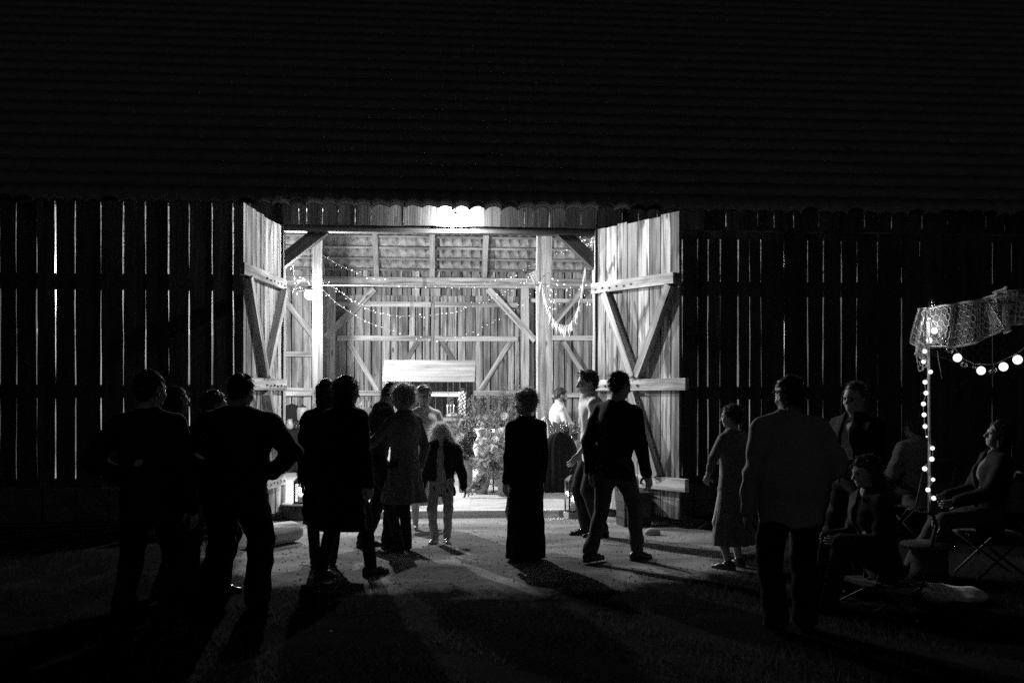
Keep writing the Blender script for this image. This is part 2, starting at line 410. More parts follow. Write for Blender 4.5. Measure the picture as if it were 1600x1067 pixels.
# back frame
for x in (DL-.07, DR+.09, -6.0, -9.8, 5.6, 9.6):
    timber('post', (x, BY-.12, 0), (x, BY-.12, BT-.09), .17, .15, M['beam'], barn, rnd=.7)
timber('wall_plate', (XL, BY-.14, 3.985), (XR, BY-.14, 3.985), .2, .21, M['beam'], barn, (0, 0, 1), rnd=.75)
yf = BY-.13
timber('brace', P(585, 452, yf), P(509, 527, yf-.01), .14, .13, M['beam'], barn, rnd=.9)
timber('brace', P(762, 452, yf), P(836, 532, yf-.01), .14, .13, M['beam'], barn, rnd=.8)
timber('brace', P(446, 470, yf), P(492, 527, yf-.01), .12, .12, M['beam'], barn, rnd=.9)
timber('brace', P(909, 455, yf), P(862, 508, yf-.01), .12, .12, M['beam'], barn, rnd=.7)
timber('brace', P(880, 534, yf), P(915, 590, yf-.01), .1, .1, M['beam'], barn, rnd=.7)
for (pa, pb, py, h) in ((380, 489, 553, .1), (340, 489, 612, .17), (829, 1010, 470, .09), (829, 1010, 528, .1), (829, 1010, 617, .11)):
    a = P(pa, py, yf); c_ = P(pb, py, yf); z = (a[2]+c_[2])/2
    timber('rail', (a[0], BY-.07, z), (c_[0], BY-.07, z), .08, h, M['beam'], barn, (0, 0, 1), rnd=.8)
for z in (1.7, 2.9):
    timber('rail', (XL, BY-.07, z), (-4.0, BY-.07, z), .08, .14, M['beam'], barn, (0, 0, 1))
    timber('rail', (4.2, BY-.07, z), (XR, BY-.07, z), .08, .14, M['beam'], barn, (0, 0, 1))
# middle posts (purlin posts)
MY = 17.0
pl = P(494, 600, MY)[0]; pr = P(850, 600, MY)[0]
timber('post', (pl+.03, MY, 0), (pl+.03, MY, 6.2), .17, .2, M['post_wood'], barn, rnd=.9)  # left post coloured dark to offset glare from the nearby lamp
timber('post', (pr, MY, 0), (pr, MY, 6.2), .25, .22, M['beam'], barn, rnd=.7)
for x in (-6.1, 6.2, -10, 10):
    timber('post', (x, MY, 0), (x, MY, 6.2), .2, .2, M['beam'], barn, rnd=.6)
timber('tie_beam', (XL, MY, 6.25), (XR, MY, 6.25), .2, .2, M['beam'], barn, (0, 0, 1))
timber('brace', P(832, 425, MY), (pr, MY-.02, 3.3), .12, .12, M['beam'], barn, rnd=.8)
# side walls
for x in (XL, XR):
    mb = MB(); y = FY
    while y < BY:
        zt = 4.05+min(y-FY, BY-y)*1.0
        mb.board((x, y+.1, .2), (x, y+.1, zt), .2, .025, (1, 0, 0), .003, seg=6); y += .215
    mb.build('side_wall', M['plank'], barn)
# ---- roof
EYF, EZF = 12.26, 3.905; RY, RZ = 17.1, 8.80; EYB, EZB = 22.0, 3.62
def tiles(y0, z0, y1, z1, name):
    L = math.hypot(y1-y0, z1-z0); d = np.array([y1-y0, z1-z0])/L; nrm = np.array([-d[1], d[0]]);
    if nrm[1] < 0: nrm = -nrm
    rows = int(L/.28); nx = int((XR-XL+.6)/.2)*8
    X = np.linspace(XL-.3, XR+.3, nx+1); ph = (X-XL)/.2
    prof = .05*np.abs(np.sin(np.pi*ph))**.7*(1-.3*((ph % 1) > .72))+.035*(ph % 1)
    pf = prof*(1.35 if y0 > 17 else 1); st = .05 if y0 > 17 else .014
    vs = []; jit = rng.normal(0, .004, (rows+1, nx//8+2))
    for r in range(rows):
        col = np.floor(ph).astype(int)
        j = jit[r][col]
        for (s, o) in (((-.004, -.06),) if r == 0 else ())+((r*.28-.0, st), ((r+1)*.28+.012, .012), ((r+1)*.28+.012, .0)):
            ss = s+(j if o == st else 0)*1.5
            h = (pf if y0 > 17 or (r == 0 and o in (st, -.06)) else pf*.3)+o+j*(1 if y0 > 17 else .4)
            vs.append(np.stack([X, y0+d[0]*ss+nrm[0]*h, z0+d[1]*ss+nrm[1]*h], 1))
    if y0 < 17: low_clear = None
    v = np.concatenate(vs); k = len(vs); n1 = nx+1
    i = np.arange(nx)[None, :]; rr_ = np.arange(k-1)[:, None]; a = (rr_*n1+i).ravel()
    f = np.stack([a, a+1, a+n1+1, a+n1], 1)
    o = mesh(name, v, f, M['tile'], barn)
    low = np.array([0, -nrm[0], -nrm[1]])*.014
    mesh('tile_underside', v+low, f[:, ::-1].copy(), M['tile_under'] if y0 > 17 else M['dark_beam'], barn)  # front underside coloured dark so the lamp-lit eave reads as a silhouette
    return o
tiles(EYF, EZF, RY, RZ, 'roof'); tiles(EYB, EZB, RY, RZ, 'roof')
# laths on the back slope underside + rafters
def slope_pt(x, s, off, back=True):
    y0, z0 = (EYB, EZB) if back else (EYF, EZF)
    d = np.array([RY-y0, RZ-z0]); d /= np.linalg.norm(d); nn = np.array([-d[1], d[0]]); nn = nn if nn[1] < 0 else -nn
    q = np.array([y0, z0])+d*s+nn*off
    return (x, q[0], q[1])
mb = MB()
for back in (True, False):
    s = .02
    while s < 6.9:
        a = slope_pt(XL-.25, s+.05, .03, back); c_ = slope_pt(XR+.25, s+.05, .03, back); q0 = slope_pt(0, 1, 0, back); q1 = slope_pt(0, 1, .1, back)
        mb.board(a, c_, .045, .026, tuple(np.array(q1)-np.array(q0)), 0, seg=3); s += .28
mb.build('roof_lath', M['lath'], barn)
for px in (-300, -160, -20, 100, 215, 320, 413, 501, 587, 675, 758, 845, 932, 1020, 1110, 1200, 1300, 1400):
    x = px2x(px, 21.0)
    timber('rafter', slope_pt(x, .05, .105), slope_pt(x, 6.95, .105), .11, .12, M['beam'], barn, (0, 1, 0), rnd=.55)
for k in range(22):
    x = XL+.4+k*1.27
    timber('rafter', slope_pt(x, .5, .105, False), slope_pt(x, 6.75, .105, False), .11, .12, M['beam'], barn, (0, 1, 0))

# ---- open door leaves
def open_leaf(hx, hy, fx, fy, ztopH, ztopF, z0, label, rails, braces, mirror):
    d = np.array([fx-hx, fy-hy]); L = np.linalg.norm(d); d /= L
    nin = np.array([-d[1], d[0]])*mirror          # inner face normal (towards the opening)
    leaf = thing('x', None, None)
    bpy.data.objects.remove(leaf); 
    mb = MB(); u = 0
    while u < L-.02:
        w = min(random.choice([.15, .17, .19, .21]), L-u)
        if L-u-w < .08: w = L-u
        c_ = u+w/2; p = np.array([hx, hy])+d*c_; zt = ztopH+(ztopF-ztopH)*c_/L+random.uniform(-.012, .012)
        mb.board((p[0], p[1], z0+random.uniform(-.01, .02)), (p[0], p[1], zt), w-random.choice([.014, .018, .024]), .024, (nin[0], nin[1], 0), .002, seg=9)
        u += w
    leaf = mb.build('door', M['door'], barn); leaf['label'] = label
    def pt(u, z, off): p = np.array([hx, hy])+d*u*L+nin*off; return (p[0], p[1], z)
    for (z, h, ua, ub, t) in rails:
        timber('rail', pt(ua, z, .012+t/2), pt(ub, z, .012+t/2), t, h, M['beam'], leaf, (0, 0, 1), rnd=.95)
        nb = MB()
        for q in range(6):
            c3 = np.array(pt(ua+(ub-ua)*(.06+.09*q), z-.02+.01*(q % 2), .012+t+.004))
            nb.board(c3-np.array([nin[0], nin[1], 0])*.006, c3+np.array([nin[0], nin[1], 0])*.008, .022, .022, (0, 0, 1))
        nb.build('nail', M['iron'], leaf)
    for (ua, za, ub, zb) in braces:
        timber('brace', pt(ua, za, .057), pt(ub, zb, .057), .09, .10, M['beam'], leaf, (nin[1], -nin[0], 0) if False else (0, 0, 1), rnd=.95)
    return leaf
# left leaf
open_leaf(-1.86, 12.76, -2.06, 11.27, 3.70, 3.70, .12, 'left open door leaf seen almost edge on',
          [(2.96, .13, -.02, 1.08, .06), (1.70, .14, -.02, 1.08, .06), (.52, .14, -.02, 1.04, .05)],
          [(.03, 2.88, .52, 1.80), (.97, 2.88, .56, 1.80), (.5, 1.6, .06, .62)], 1)
# right leaf
open_leaf(2.19, 12.76, 2.95, 11.50, 3.72, 3.72, .12, 'right open door leaf brightly lit on its inner face',
          [(2.95, .13, -.04, .97, .06), (1.70, .14, -.02, 1.1, .06), (.52, .15, .25, 1.1, .06)],
          [(.14, 2.87, .5, 1.80), (.93, 2.87, .54, 1.80), (.48, 1.6, .78, .60)], -1)

# ================================================================== LAMPS
def lampthing(name, label, c, rb, watts, bulbmat, light_off, holder, rad):
    t = thing(name, label, 'lamp', c)
    MB().ball((c[0], c[1], c[2]), rb, 16, 10).build('bulb', bulbmat, t, True)
    holder(t, c)
    ld = bpy.data.lights.new('lamp_light', 'POINT'); ld.energy = watts; ld.shadow_soft_size = rad
    lo = bpy.data.objects.new('lamp_light', ld); COL.objects.link(lo); lo.parent = t; lo.location = light_off
    return t
c1 = P(712, 343, FY-.09)
def h1(t, c):
    MB().lathe((c[0], c[1], c[2]+.05), [(.03, 0), (.032, .02), (.03, .03), (.02, .04)], 16).build('socket', M['white_metal'], t, True)
    MB().tube([(c[0], c[1], c[2]+.08), (c[0], c[1]+.03, c[2]+.10), (c[0], FY-.02, c[2]+.10)], .008).build('bracket', M['iron'], t, True)
lampthing('wall_lamp', 'glaring wall lamp under the eave above the barn doorway', c1, .06, LAMP_OUT, M['bulb'], (0, 0, 0), h1, .04)
c2 = P(484, 460, 15.6)
def h2(t, c):
    MB().lathe((c[0], c[1], c[2]+.045), [(.045, 0), (.05, .02), (.04, .06), (.02, .08)], 14).build('socket', M['iron'], t, True)
    MB().tube([(c[0], c[1], c[2]+.12), (c[0]+.01, c[1], c[2]+.8), (c[0]+.02, c[1]+.02, 6.0)], .006).build('cord', M['iron'], t, True)
lampthing('hanging_lamp', 'bright bare bulb hanging in front of the left inner post of the barn', c2, .085, LAMP_IN, M['bulb'], (0, 0, 0), h2, .045)

for cc, lab, wt in (((-6.6, 16.6, 3.5), 'bare bulb added out of sight in the left side bay to light the wall slits', 330), ((5.6, 16.4, 3.5), 'bare bulb added out of sight in the right side bay to light the wall slits', 300)):  # unseen bulbs added in the side bays to brighten the wall slits
    def h3(t, c):
        MB().lathe((c[0], c[1], c[2]+.045), [(.04, 0), (.045, .02), (.03, .06), (.02, .08)], 14).build('socket', M['iron'], t, True)
        MB().tube([(c[0], c[1], c[2]+.12), (c[0], c[1], 6.0)], .006).build('cord', M['iron'], t, True)
    lampthing('hanging_lamp', lab, cc, .05, wt, M['bulb'], (0, 0, 0), h3, .045)
# ---- strings of lights
def sag(pts, n):
    """resample a polyline of 3-D points with a Catmull-Rom"""
    p = [np.array(q, float) for q in pts]; p = [2*p[0]-p[1]]+p+[2*p[-1]-p[-2]]; out = []
    m = len(p)-3
    for i in range(n):
        t = i/(n-1)*m; k = min(int(t), m-1); t -= k; a, b_, c_, d = p[k:k+4]
        out.append(.5*((2*b_)+(-a+c_)*t+(2*a-5*b_+4*c_-d)*t*t+(-a+3*b_-3*c_+d)*t**3))
    return out
def fairy(name, label, pxs, Ys, nb, r=.006, jit=.02, wire=.0018):
    m = len(pxs); pts = [P(x, y, Ys[0]+(Ys[1]-Ys[0])*i/(m-1)) for i, (x, y) in enumerate(pxs)]
    t = thing(name, label, 'string lights', pts[0], group='fairy light strings inside the barn')
    path = sag(pts, max(40, m*8)); MB().tube(path, wire, 5).build('wire', M['wire'], t, True)
    bl = sag(pts, nb)
    proto = None
    for i, q in enumerate(bl):
        q = q+rng.normal(0, jit, 3)*np.array([1, .4, 1])
        rr = 1.15 if random.random() < .22 else random.uniform(.4, .8)
        if proto is None:
            proto = MB().ball((0, 0, 0), r, 8, 6).build('bulb', M['bulb_small'], None, True); o = proto; o.parent = t
        else:
            o = proto.copy(); COL.objects.link(o); o.parent = t
        o.location = q-ORG[t.name]; o.scale = (rr,)*3
z1 = lambda L: [(x/4.444+360, y/4.444+300) for x, y in L]; z2 = lambda L: [(x/4.444+720, y/4.444+300) for x, y in L]
fairy('fairy_lights', 'topmost swag of fairy lights, crossing in front of the roof tiles', z1([(600, 410), (710, 483), (857, 552), (1020, 608), (1235, 655), (1510, 660)])+z2([(110, 645), (270, 607), (425, 550), (540, 478), (660, 432), (740, 405)]), (17.0, 17.3), 48)
fairy('fairy_lights', 'middle swag of fairy lights, from the lamp post across the plank wall', z1([(620, 605), (760, 690), (900, 790), (1080, 850), (1300, 862), (1505, 840)])+z2([(60, 800), (230, 740), (395, 655), (500, 568)]), (16.8, 16.8), 66)
fairy('fairy_lights', 'lowest swag of fairy lights, dipping to the upper rail of the back doors', z1([(640, 680), (770, 795), (945, 900), (1150, 970), (1340, 1018), (1590, 1010)])+z2([(150, 945), (290, 870), (415, 775), (555, 660)]), (16.8, 16.9), 40, .006)
fairy('fairy_lights', 'short tangle of fairy lights hanging by the right inner post', [(846, 440), (855, 450), (858, 465), (862, 480), (868, 470), (866, 446), (880, 452), (905, 455), (914, 446), (918, 470), (905, 472)], (16.7, 15.5), 44, .008, .04)
fairy('fairy_lights', 'bunch of fairy lights hanging beside the left lamp', [(458, 418), (460, 432), (466, 440), (474, 436), (462, 448), (470, 455), (480, 450), (492, 440), (500, 447)], (16.3, 16.7), 34, .008, .04)
fairy('fairy_lights', 'bunch of fairy lights under the right end of the lintel', [(905, 368), (912, 378), (920, 384), (926, 375), (918, 395), (922, 410)], (13.4, 13.3), 26, .007, .02)
# taut cable
a = P(447, 456, 13.1); b_ = P(505, 446, 16.8); c_ = P(932, 446, 16.8)
tag(MB().tube([a, b_, c_], .008, 6).build('cable', M['cable'], None, True, origin=a), 'pale cable stretched straight across the barn below the roof', 'cable')
# tassel garland
gp = z2([(560, 620), (600, 780), (640, 875), (680, 915), (740, 925), (780, 880), (820, 780), (850, 620), (865, 520)])
gpts = [P(x, y, 15.6-.12*i) for i, (x, y) in enumerate(gp)]
g = thing('tassel_garland', 'pale paper tassel garland hanging in a deep loop by the right post', 'garland', gpts[0])
path = sag(gpts, 60); MB().tube(path, .004, 5).build('string', M['cable'], g, True)
for i, q in enumerate(sag(gpts, 34)):
    mb = MB(); ln = random.uniform(.13, .2); tilt = rng.normal(0, .02)
    for k in range(4):
        e = q+np.array([tilt+rng.normal(0, .008), rng.normal(0, .01), -ln*random.uniform(.8, 1)])
        mb.tube([q, (q*.6+e*.4)+rng.normal(0, .003, 3), e], [.005, .014, .002], 4)
    mb.build('tassel', M['tassel'], g)

# ================================================================== PEOPLE (signed-distance bodies meshed with surface nets)
def surfnet(Fv, org, h):
    nx, ny, nz = Fv.shape; ins = Fv < 0
    cnt = np.zeros((nx-1, ny-1, nz-1), np.int8)
    for a in (0, 1):
        for b in (0, 1):
            for c in (0, 1): cnt += ins[a:nx-1+a, b:ny-1+b, c:nz-1+c]
    act = (cnt > 0) & (cnt < 8); ids = np.argwhere(act); n = len(ids)
    idx = np.full(act.shape, -1, np.int32); idx[act] = np.arange(n)
    acc = np.zeros((n, 3)); num = np.zeros(n); i, j, k = ids.T
    cor = [(a, b, c) for a in (0, 1) for b in (0, 1) for c in (0, 1)]
    for p in cor:
        for ax in range(3):
            if p[ax]: continue
            q = list(p); q[ax] = 1
            fa = Fv[i+p[0], j+p[1], k+p[2]]; fb = Fv[i+q[0], j+q[1], k+q[2]]
            m_ = (fa < 0) != (fb < 0); t = np.where(m_, fa/(fa-fb+1e-12), 0)
            w = np.array(p, float)[None]*np.ones((n, 1)); w[:, ax] += t
            acc += np.where(m_[:, None], w, 0); num += m_
    V = (ids+acc/np.maximum(num, 1)[:, None])*h+org
    faces = []
    for ax in range(3):
        u, v = (ax+1) % 3, (ax+2) % 3
        sl0 = [slice(None)]*3; sl1 = [slice(None)]*3; sl0[ax] = slice(0, -1); sl1[ax] = slice(1, None)
        A = ins[tuple(sl0)]; B = ins[tuple(sl1)]; E = np.argwhere(A != B)
        E = E[(E[:, u] > 0) & (E[:, v] > 0) & (E[:, u] < Fv.shape[u]-1) & (E[:, v] < Fv.shape[v]-1)]
        if not len(E): continue
        s_ = A[tuple(E.T)]
        def c_(du, dv):
            q = E.copy(); q[:, u] -= du; q[:, v] -= dv; return idx[tuple(q.T)]
        qd = np.stack([c_(1, 1), c_(0, 1), c_(0, 0), c_(1, 0)], 1)
        qd[~s_] = qd[~s_][:, ::-1]; faces.append(qd)
    return V, np.concatenate(faces)
class SDF:
    """list of primitives: each (op, k, lo, hi, fn(points)->distance)"""
    def __init__(s): s.p = []; s.post = []
    def _add(s, op, k, lo, hi, fn): s.p.append((op, k, np.array(lo, float), np.array(hi, float), fn)); return s
    def cone(s, a, b, ra, rb, k=.02, n=None, fl=1.0, op='u', cut=None):
        a = np.array(a, float); b = np.array(b, float); r = max(ra, rb)+.01
        nn = None if n is None else np.array(n, float)/np.linalg.norm(n)
        def fn(p):
            q = p-a; d = b-a
            if nn is not None: q = q+nn*((q@nn)*(1/fl-1))[:, None]; d = d+nn*(d@nn)*(1/fl-1)
            t = np.clip(q@d/(d@d+1e-9), 0, 1); e = np.linalg.norm(q-t[:, None]*d, axis=1)-(ra+(rb-ra)*t)
            e = e*(fl+.25*(1-fl) if nn is not None else 1)
            return e if cut is None else np.maximum(e, (p-cut[0])@cut[1])
        return s._add(op, k, np.minimum(a, b)-r, np.maximum(a, b)+r, fn)
    def ell(s, c, r, k=.02, R3=None, op='u'):
        c = np.array(c, float); r = np.array(r, float); R3 = np.eye(3) if R3 is None else R3; m_ = np.abs(R3)@r+.01
        def fn(p):
            q = (p-c)@R3; k0 = np.linalg.norm(q/r, axis=1)+1e-9; k1 = np.linalg.norm(q/r**2, axis=1)+1e-9
            return k0*(k0-1)/k1
        return s._add(op, k, c-m_, c+m_, fn)
    def fn(s, lo, hi, f, k=.02, op='u'): return s._add(op, k, lo, hi, f)
    def clip(s, pt, nrm):          # keep the side against nrm
        pt = np.array(pt, float); nrm = np.array(nrm, float)/np.linalg.norm(nrm)
        s.post.append(lambda p: ((p-pt)@nrm)); return s
    def mesh(s, h, disp=None):
        us = [q for q in s.p if q[0] == 'u']
        lo = np.min([q[2] for q in us], 0)-.035; hi = np.max([q[3] for q in us], 0)+.035
        n = np.ceil((hi-lo)/h).astype(int)+1; Fv = np.full(n, .3, np.float32)
        ax = [lo[i]+h*np.arange(n[i]) for i in range(3)]
        for op, k, a, b, fn in s.p:
            m_ = k+.03; i0 = np.maximum(((a-m_-lo)/h).astype(int), 0); i1 = np.minimum(((b+m_-lo)/h).astype(int)+2, n)
            if np.any(i1 <= i0): continue
            sl = tuple(slice(x, y) for x, y in zip(i0, i1))
            g = np.stack(np.meshgrid(*[ax[i][sl[i]] for i in range(3)], indexing='ij'), -1).reshape(-1, 3)
            d = fn(g).reshape(i1-i0); c = Fv[sl]
            if op == 'u':
                hh = np.maximum(k-np.abs(c-d), 0)/k; Fv[sl] = np.minimum(c, d)-hh*hh*k/4
            else:
                d = -d; hh = np.maximum(k-np.abs(c-d), 0)/k; Fv[sl] = np.maximum(c, d)+hh*hh*k/4
        if s.post or disp is not None:
            g = np.stack(np.meshgrid(*ax, indexing='ij'), -1).reshape(-1, 3)
            if disp is not None: Fv += disp(g).reshape(n).astype(np.float32)
            for f in s.post: Fv = np.maximum(Fv, f(g).reshape(n))
        Fv[0] = Fv[-1] = .3; Fv[:, 0] = Fv[:, -1] = .3; Fv[:, :, 0] = Fv[:, :, -1] = .3
        return surfnet(Fv.astype(np.float64), lo, h)
def join(*ms):
    vs = []; fs = []; o = 0
    for v, f in ms: vs.append(v); fs.append(f+o); o += len(v)
    return np.concatenate(vs), np.concatenate(fs)
def wrinkle(seed, amp=.004, sc=1.0):
    g = np.random.default_rng(seed); K = g.normal(0, 1, (5, 3))*np.array([16, 16, 26])*sc; ph = g.uniform(0, 6.28, 5)
    def f(p):
        r = 0; p = p+.0
        for i in range(5): r = r+np.sin(p@K[i]+ph[i]+1.3*np.sin(p@K[(i+1) % 5]*.5))
        return amp*r/2
    return f
def rotz(a): c, s_ = math.cos(a), math.sin(a); return np.array([[c, -s_, 0], [s_, c, 0], [0, 0, 1]])
def rotx(a): c, s_ = math.cos(a), math.sin(a); return np.array([[1, 0, 0], [0, c, -s_], [0, s_, c]])
def roty(a): c, s_ = math.cos(a), math.sin(a); return np.array([[c, 0, s_], [0, 1, 0], [-s_, 0, c]])
def ik(a, b, l1, l2, pole):
    d = b-a; L = np.linalg.norm(d); mx = (l1+l2)*.995
    if L > mx: b = a+d/L*mx; d = b-a; L = mx
    u = d/L; x = (l1*l1-l2*l2+L*L)/(2*L); y = math.sqrt(max(l1*l1-x*x, 0)); pole = np.array(pole, float)
    q = pole-u*(pole@u); q /= np.linalg.norm(q)+1e-9
    return a+u*x+q*y, b
SKIN = plain('skin_light', .42, .55, noise=.08, scale=40); SKIN_T = plain('skin_tanned', .3, .55, noise=.08, scale=40)
EYE_M = plain('eye_dark', .03, .2); 
_c = {}
def cm(v, rough=.9):
    k = ('c', round(v, 3))
    if k not in _c: _c[k] = cloth('cloth_%03d' % int(v*1000), v, rough=rough)
    return _c[k]
def hm(v):
    k = ('h', round(v, 3))
    if k not in _c: _c[k] = hairmat('hair_%03d' % int(v*1000), v)
    return _c[k]
def hand(sd, wrist, d, nrm, side, sc, curl, h=.0045):
    d = d/np.linalg.norm(d); nrm = nrm-d*(nrm@d); nrm /= np.linalg.norm(nrm); s_ = np.cross(d, nrm)*side
    S_ = SDF(); R3 = np.stack([s_, d, nrm], 1)
    S_.cone(wrist-d*.06, wrist+d*.02, .026*sc, .024*sc, .01)
    S_.ell(wrist+d*.052*sc, (.040*sc, .056*sc, .016*sc), .012, R3)
    for off, ln, rt in ((-.029, .058, .082), (-.0105, .074, .092), (.0095, .080, .094), (.029, .070, .088)):
        p = wrist+d*rt*sc+s_*off*sc; dd = d+s_*off*2.2; dd /= np.linalg.norm(dd); ang = curl*.5
        for q, (fr, r1, r2) in enumerate(((.45, .0092, .0085), (.3, .0085, .0078), (.25, .0078, .0068))):
            ang_v = dd*math.cos(ang)+nrm*math.sin(ang); e = p+ang_v*ln*fr*sc
            S_.cone(p, e, r1*sc, r2*sc, .0035); p = e; ang += curl
    p = wrist+d*.022*sc+s_*.028*sc; t1 = d*.6+s_*.65+nrm*.35; t1 /= np.linalg.norm(t1)
    e = p+t1*.045*sc; S_.cone(p, e, .0135*sc, .0105*sc, .01); t2 = d*.85+s_*.3+nrm*.4; t2 /= np.linalg.norm(t2)
    S_.cone(e, e+t2*.032*sc, .0105*sc, .008*sc, .003)
    return S_.mesh(h)
def strands(V, Fq, n, L, seed, down=.6, rnd=.5, w=.0013, head=None, zmin=None):
    g = np.random.default_rng(seed); c = V[Fq].mean(1); nr = np.cross(V[Fq[:, 1]]-V[Fq[:, 0]], V[Fq[:, 2]]-V[Fq[:, 0]])
    ok = np.linalg.norm(nr, axis=1) > 1e-12; c = c[ok]; nr = nr[ok]; nr /= np.linalg.norm(nr, axis=1)[:, None]
    pk = g.integers(0, len(c), n); p = c[pk]-nr[pk]*.004; d = nr[pk]*1.0+g.normal(0, rnd, (n, 3)); d[:, 2] -= down*.3
    d /= np.linalg.norm(d, axis=1)[:, None]; Ls = L*g.uniform(.4, 1.2, n)[:, None]; side = np.cross(d, g.normal(0, 1, (n, 3))); side /= np.linalg.norm(side, axis=1)[:, None]
    rows = []; dn = np.array([0, 0, -down]); bend = g.normal(0, .35, (n, 3))
    for t, ww in ((0, 1), (.4, .8), (.75, .5), (1, .08)):
        q = p+Ls*(d*t+(dn+bend)*t*t*.6); rows += [q-side*w*ww, q+side*w*ww]
    v = np.stack(rows, 1).reshape(-1, 3); b = (np.arange(n)*8)[:, None]
    f = np.concatenate([b+np.array([[2*i, 2*i+1, 2*i+3, 2*i+2]]) for i in range(3)])
    return v, f
def person(label, px, py, yaw, H, w=1.0, feet=None, lean=0, side=0, shift=(0, 0), hands=None, pole=None, head=(0, 0, 0), twist=0,
           top=None, bottom=None, shoes=.02, hair=None, skin=None, group=None, seat=None, fem=False, curl=.35, female_heel=False,
           glasses=False, beard=None, loc=None, seed=1, hres=.006, res=.011, palm=None, crouch=0, heel=None):
    """head=(pitch down, yaw left, tilt right) degrees; local frame: +x right, +y forward, z up"""
    loc = G(px, py) if loc is None else loc
    t = thing('person', label, 'person', (loc[0], loc[1], loc[2]), R(yaw), group)
    skin = skin or SKIN; sc = H/1.75; U = np.array([0, 0, 1.])
    Rl = roty(R(side))@rotx(-R(lean)); up = Rl@U; rt = rotz(R(twist))@np.array([1., 0, 0]); rt = Rl@rt; fw = np.cross(up, rt)
    zp = (.53-crouch)*H if seat is None else seat+.09*sc
    Pv = np.array([shift[0], shift[1], zp]); hx = np.array([1., 0, 0])
    hip = {1: Pv+hx*.052*H-U*.01*H, -1: Pv-hx*.052*H-U*.01*H}
    Wt = Pv+up*.095*H; C = Pv+up*.205*H; Sh = Pv+up*.285*H; Nk = Pv+up*.318*H
    shw = (.098 if fem else .112)*H*(.5+.5*w)
    sh = {1: Sh+rt*shw-up*.026*H, -1: Sh-rt*shw-up*.026*H}
    feet = feet or {1: (.10, .02), -1: (-.10, -.02)}
    kn, an, toe = {}, {}, {}
    for s_ in (1, -1):
        f_ = feet[s_]; z = f_[2] if len(f_) > 2 else 0; A = np.array([f_[0], f_[1], z+.05*H])
        turn = f_[3] if len(f_) > 3 else s_*8
        td = np.array([math.sin(R(turn)), math.cos(R(turn)), 0])
        K, A = ik(hip[s_], A, .245*H, .245*H, (s_*.25, 1, .15) if len(f_) < 5 else f_[4]); kn[s_] = K; an[s_] = A; toe[s_] = td
    hands = hands or {}; el, wr = {}, {}
    for s_ in (1, -1):
        tg = hands.get(s_, (s_*(.20+.02*w), .04, .80*sc-.0)) if seat is None else hands.get(s_, (s_*.18, .32, seat+.18))
        pl_ = (pole or {}).get(s_, (s_*.5, -1, -.2))
        E, Wr = ik(sh[s_], np.array(tg, float), .172*H, .15*H, pl_); el[s_] = E; wr[s_] = Wr
    # ---- head frame
    hh = .135*H; hp, hy, ht = head
    Rh = rotz(R(hy))@roty(R(ht))@rotx(-R(hp))
    bs = np.stack([rt, fw, up], 1); Rh = bs@Rh if abs(lean) < 60 else Rh
    Hc = Nk+(Rh@np.array([0, .10, .52]))*hh*.72+up*hh*.22
    X = lambda x, y, z: Hc+Rh@(np.array([x, y, z])*hh)
    hd = SDF()
    hd.ell(X(0, -.06, .13), np.array((.335, .42, .365))*hh, .01, Rh).ell(X(0, .08, -.1), np.array((.27, .33, .38))*hh, .03, Rh)
    hd.ell(X(0, .20, -.36), np.array((.165, .17, .12))*hh, .03, Rh)
    hd.cone(X(0, -.08, -.25), Nk-up*.02, .245*hh*(.9 if fem else 1), .27*hh*(.88 if fem else 1.05), .03)
    hd.ell(X(0, .345, .085), np.array((.2, .06, .045))*hh, .02, Rh)
    for q in (1, -1):
        hd.ell(X(q*.135, .45, -.005), np.array((.08, .09, .055))*hh, .012, Rh, op='s')
        hd.ell(X(q*.15, .27, -.14), np.array((.11, .1, .1))*hh, .02, Rh)
        hd.ell(X(q*.335, -.03, -.03), np.array((.045, .085, .13))*hh, .006, Rh)
        hd.ell(X(q*.36, .0, -.02), np.array((.02, .045, .07))*hh, .004, Rh, op='s')
    hd.cone(X(0, .37, .04), X(0, .485, -.135), .035*hh, .055*hh, .012)
    hd.ell(X(0, .41, -.155), np.array((.075, .05, .035))*hh, .008, Rh)
    hd.ell(X(0, .385, -.235), np.array((.095, .04, .028))*hh, .006, Rh).ell(X(0, .378, -.285), np.array((.08, .042, .028))*hh, .006, Rh)
    hd.ell(X(0, .44, -.26), np.array((.09, .03, .006))*hh, .004, Rh, op='s')
    parts = [hd.mesh(hres)]
    # ---- body
    bare = any(x[0] == 'dress' and len(x) > 2 and x[2].get('sl', 0) == 0 for x in (top or []))
    b = SDF(); fl = .66; k = .04
    r_ = lambda v: v*sc*(.45+.55*w); r = lambda v: r_(v)*(1 if bare else .86)
    b.cone(Pv-up*.02*H, Wt, r(.150 if not fem else .155), r(.125 if not fem else .112), k, fw, fl)
    b.cone(Wt, C, r(.125 if not fem else .112), r(.155 if not fem else .135), k, fw, fl+.02)
    b.cone(C-rt*.03, C+rt*.03, r(.145 if not fem else .125), r(.145 if not fem else .125), k, fw, fl)
    for s_ in (1, -1): b.cone(Nk-up*.02*H, sh[s_]-rt*s_*.02, r(.058), r(.052), k)
    b.cone(Sh-up*.03*H, Nk, r(.075), r(.055), k)
    if fem:
        for q in (1, -1): b.ell(C+rt*q*r(.072)+fw*r(.075)-up*.01, (r(.062),)*3, .03)
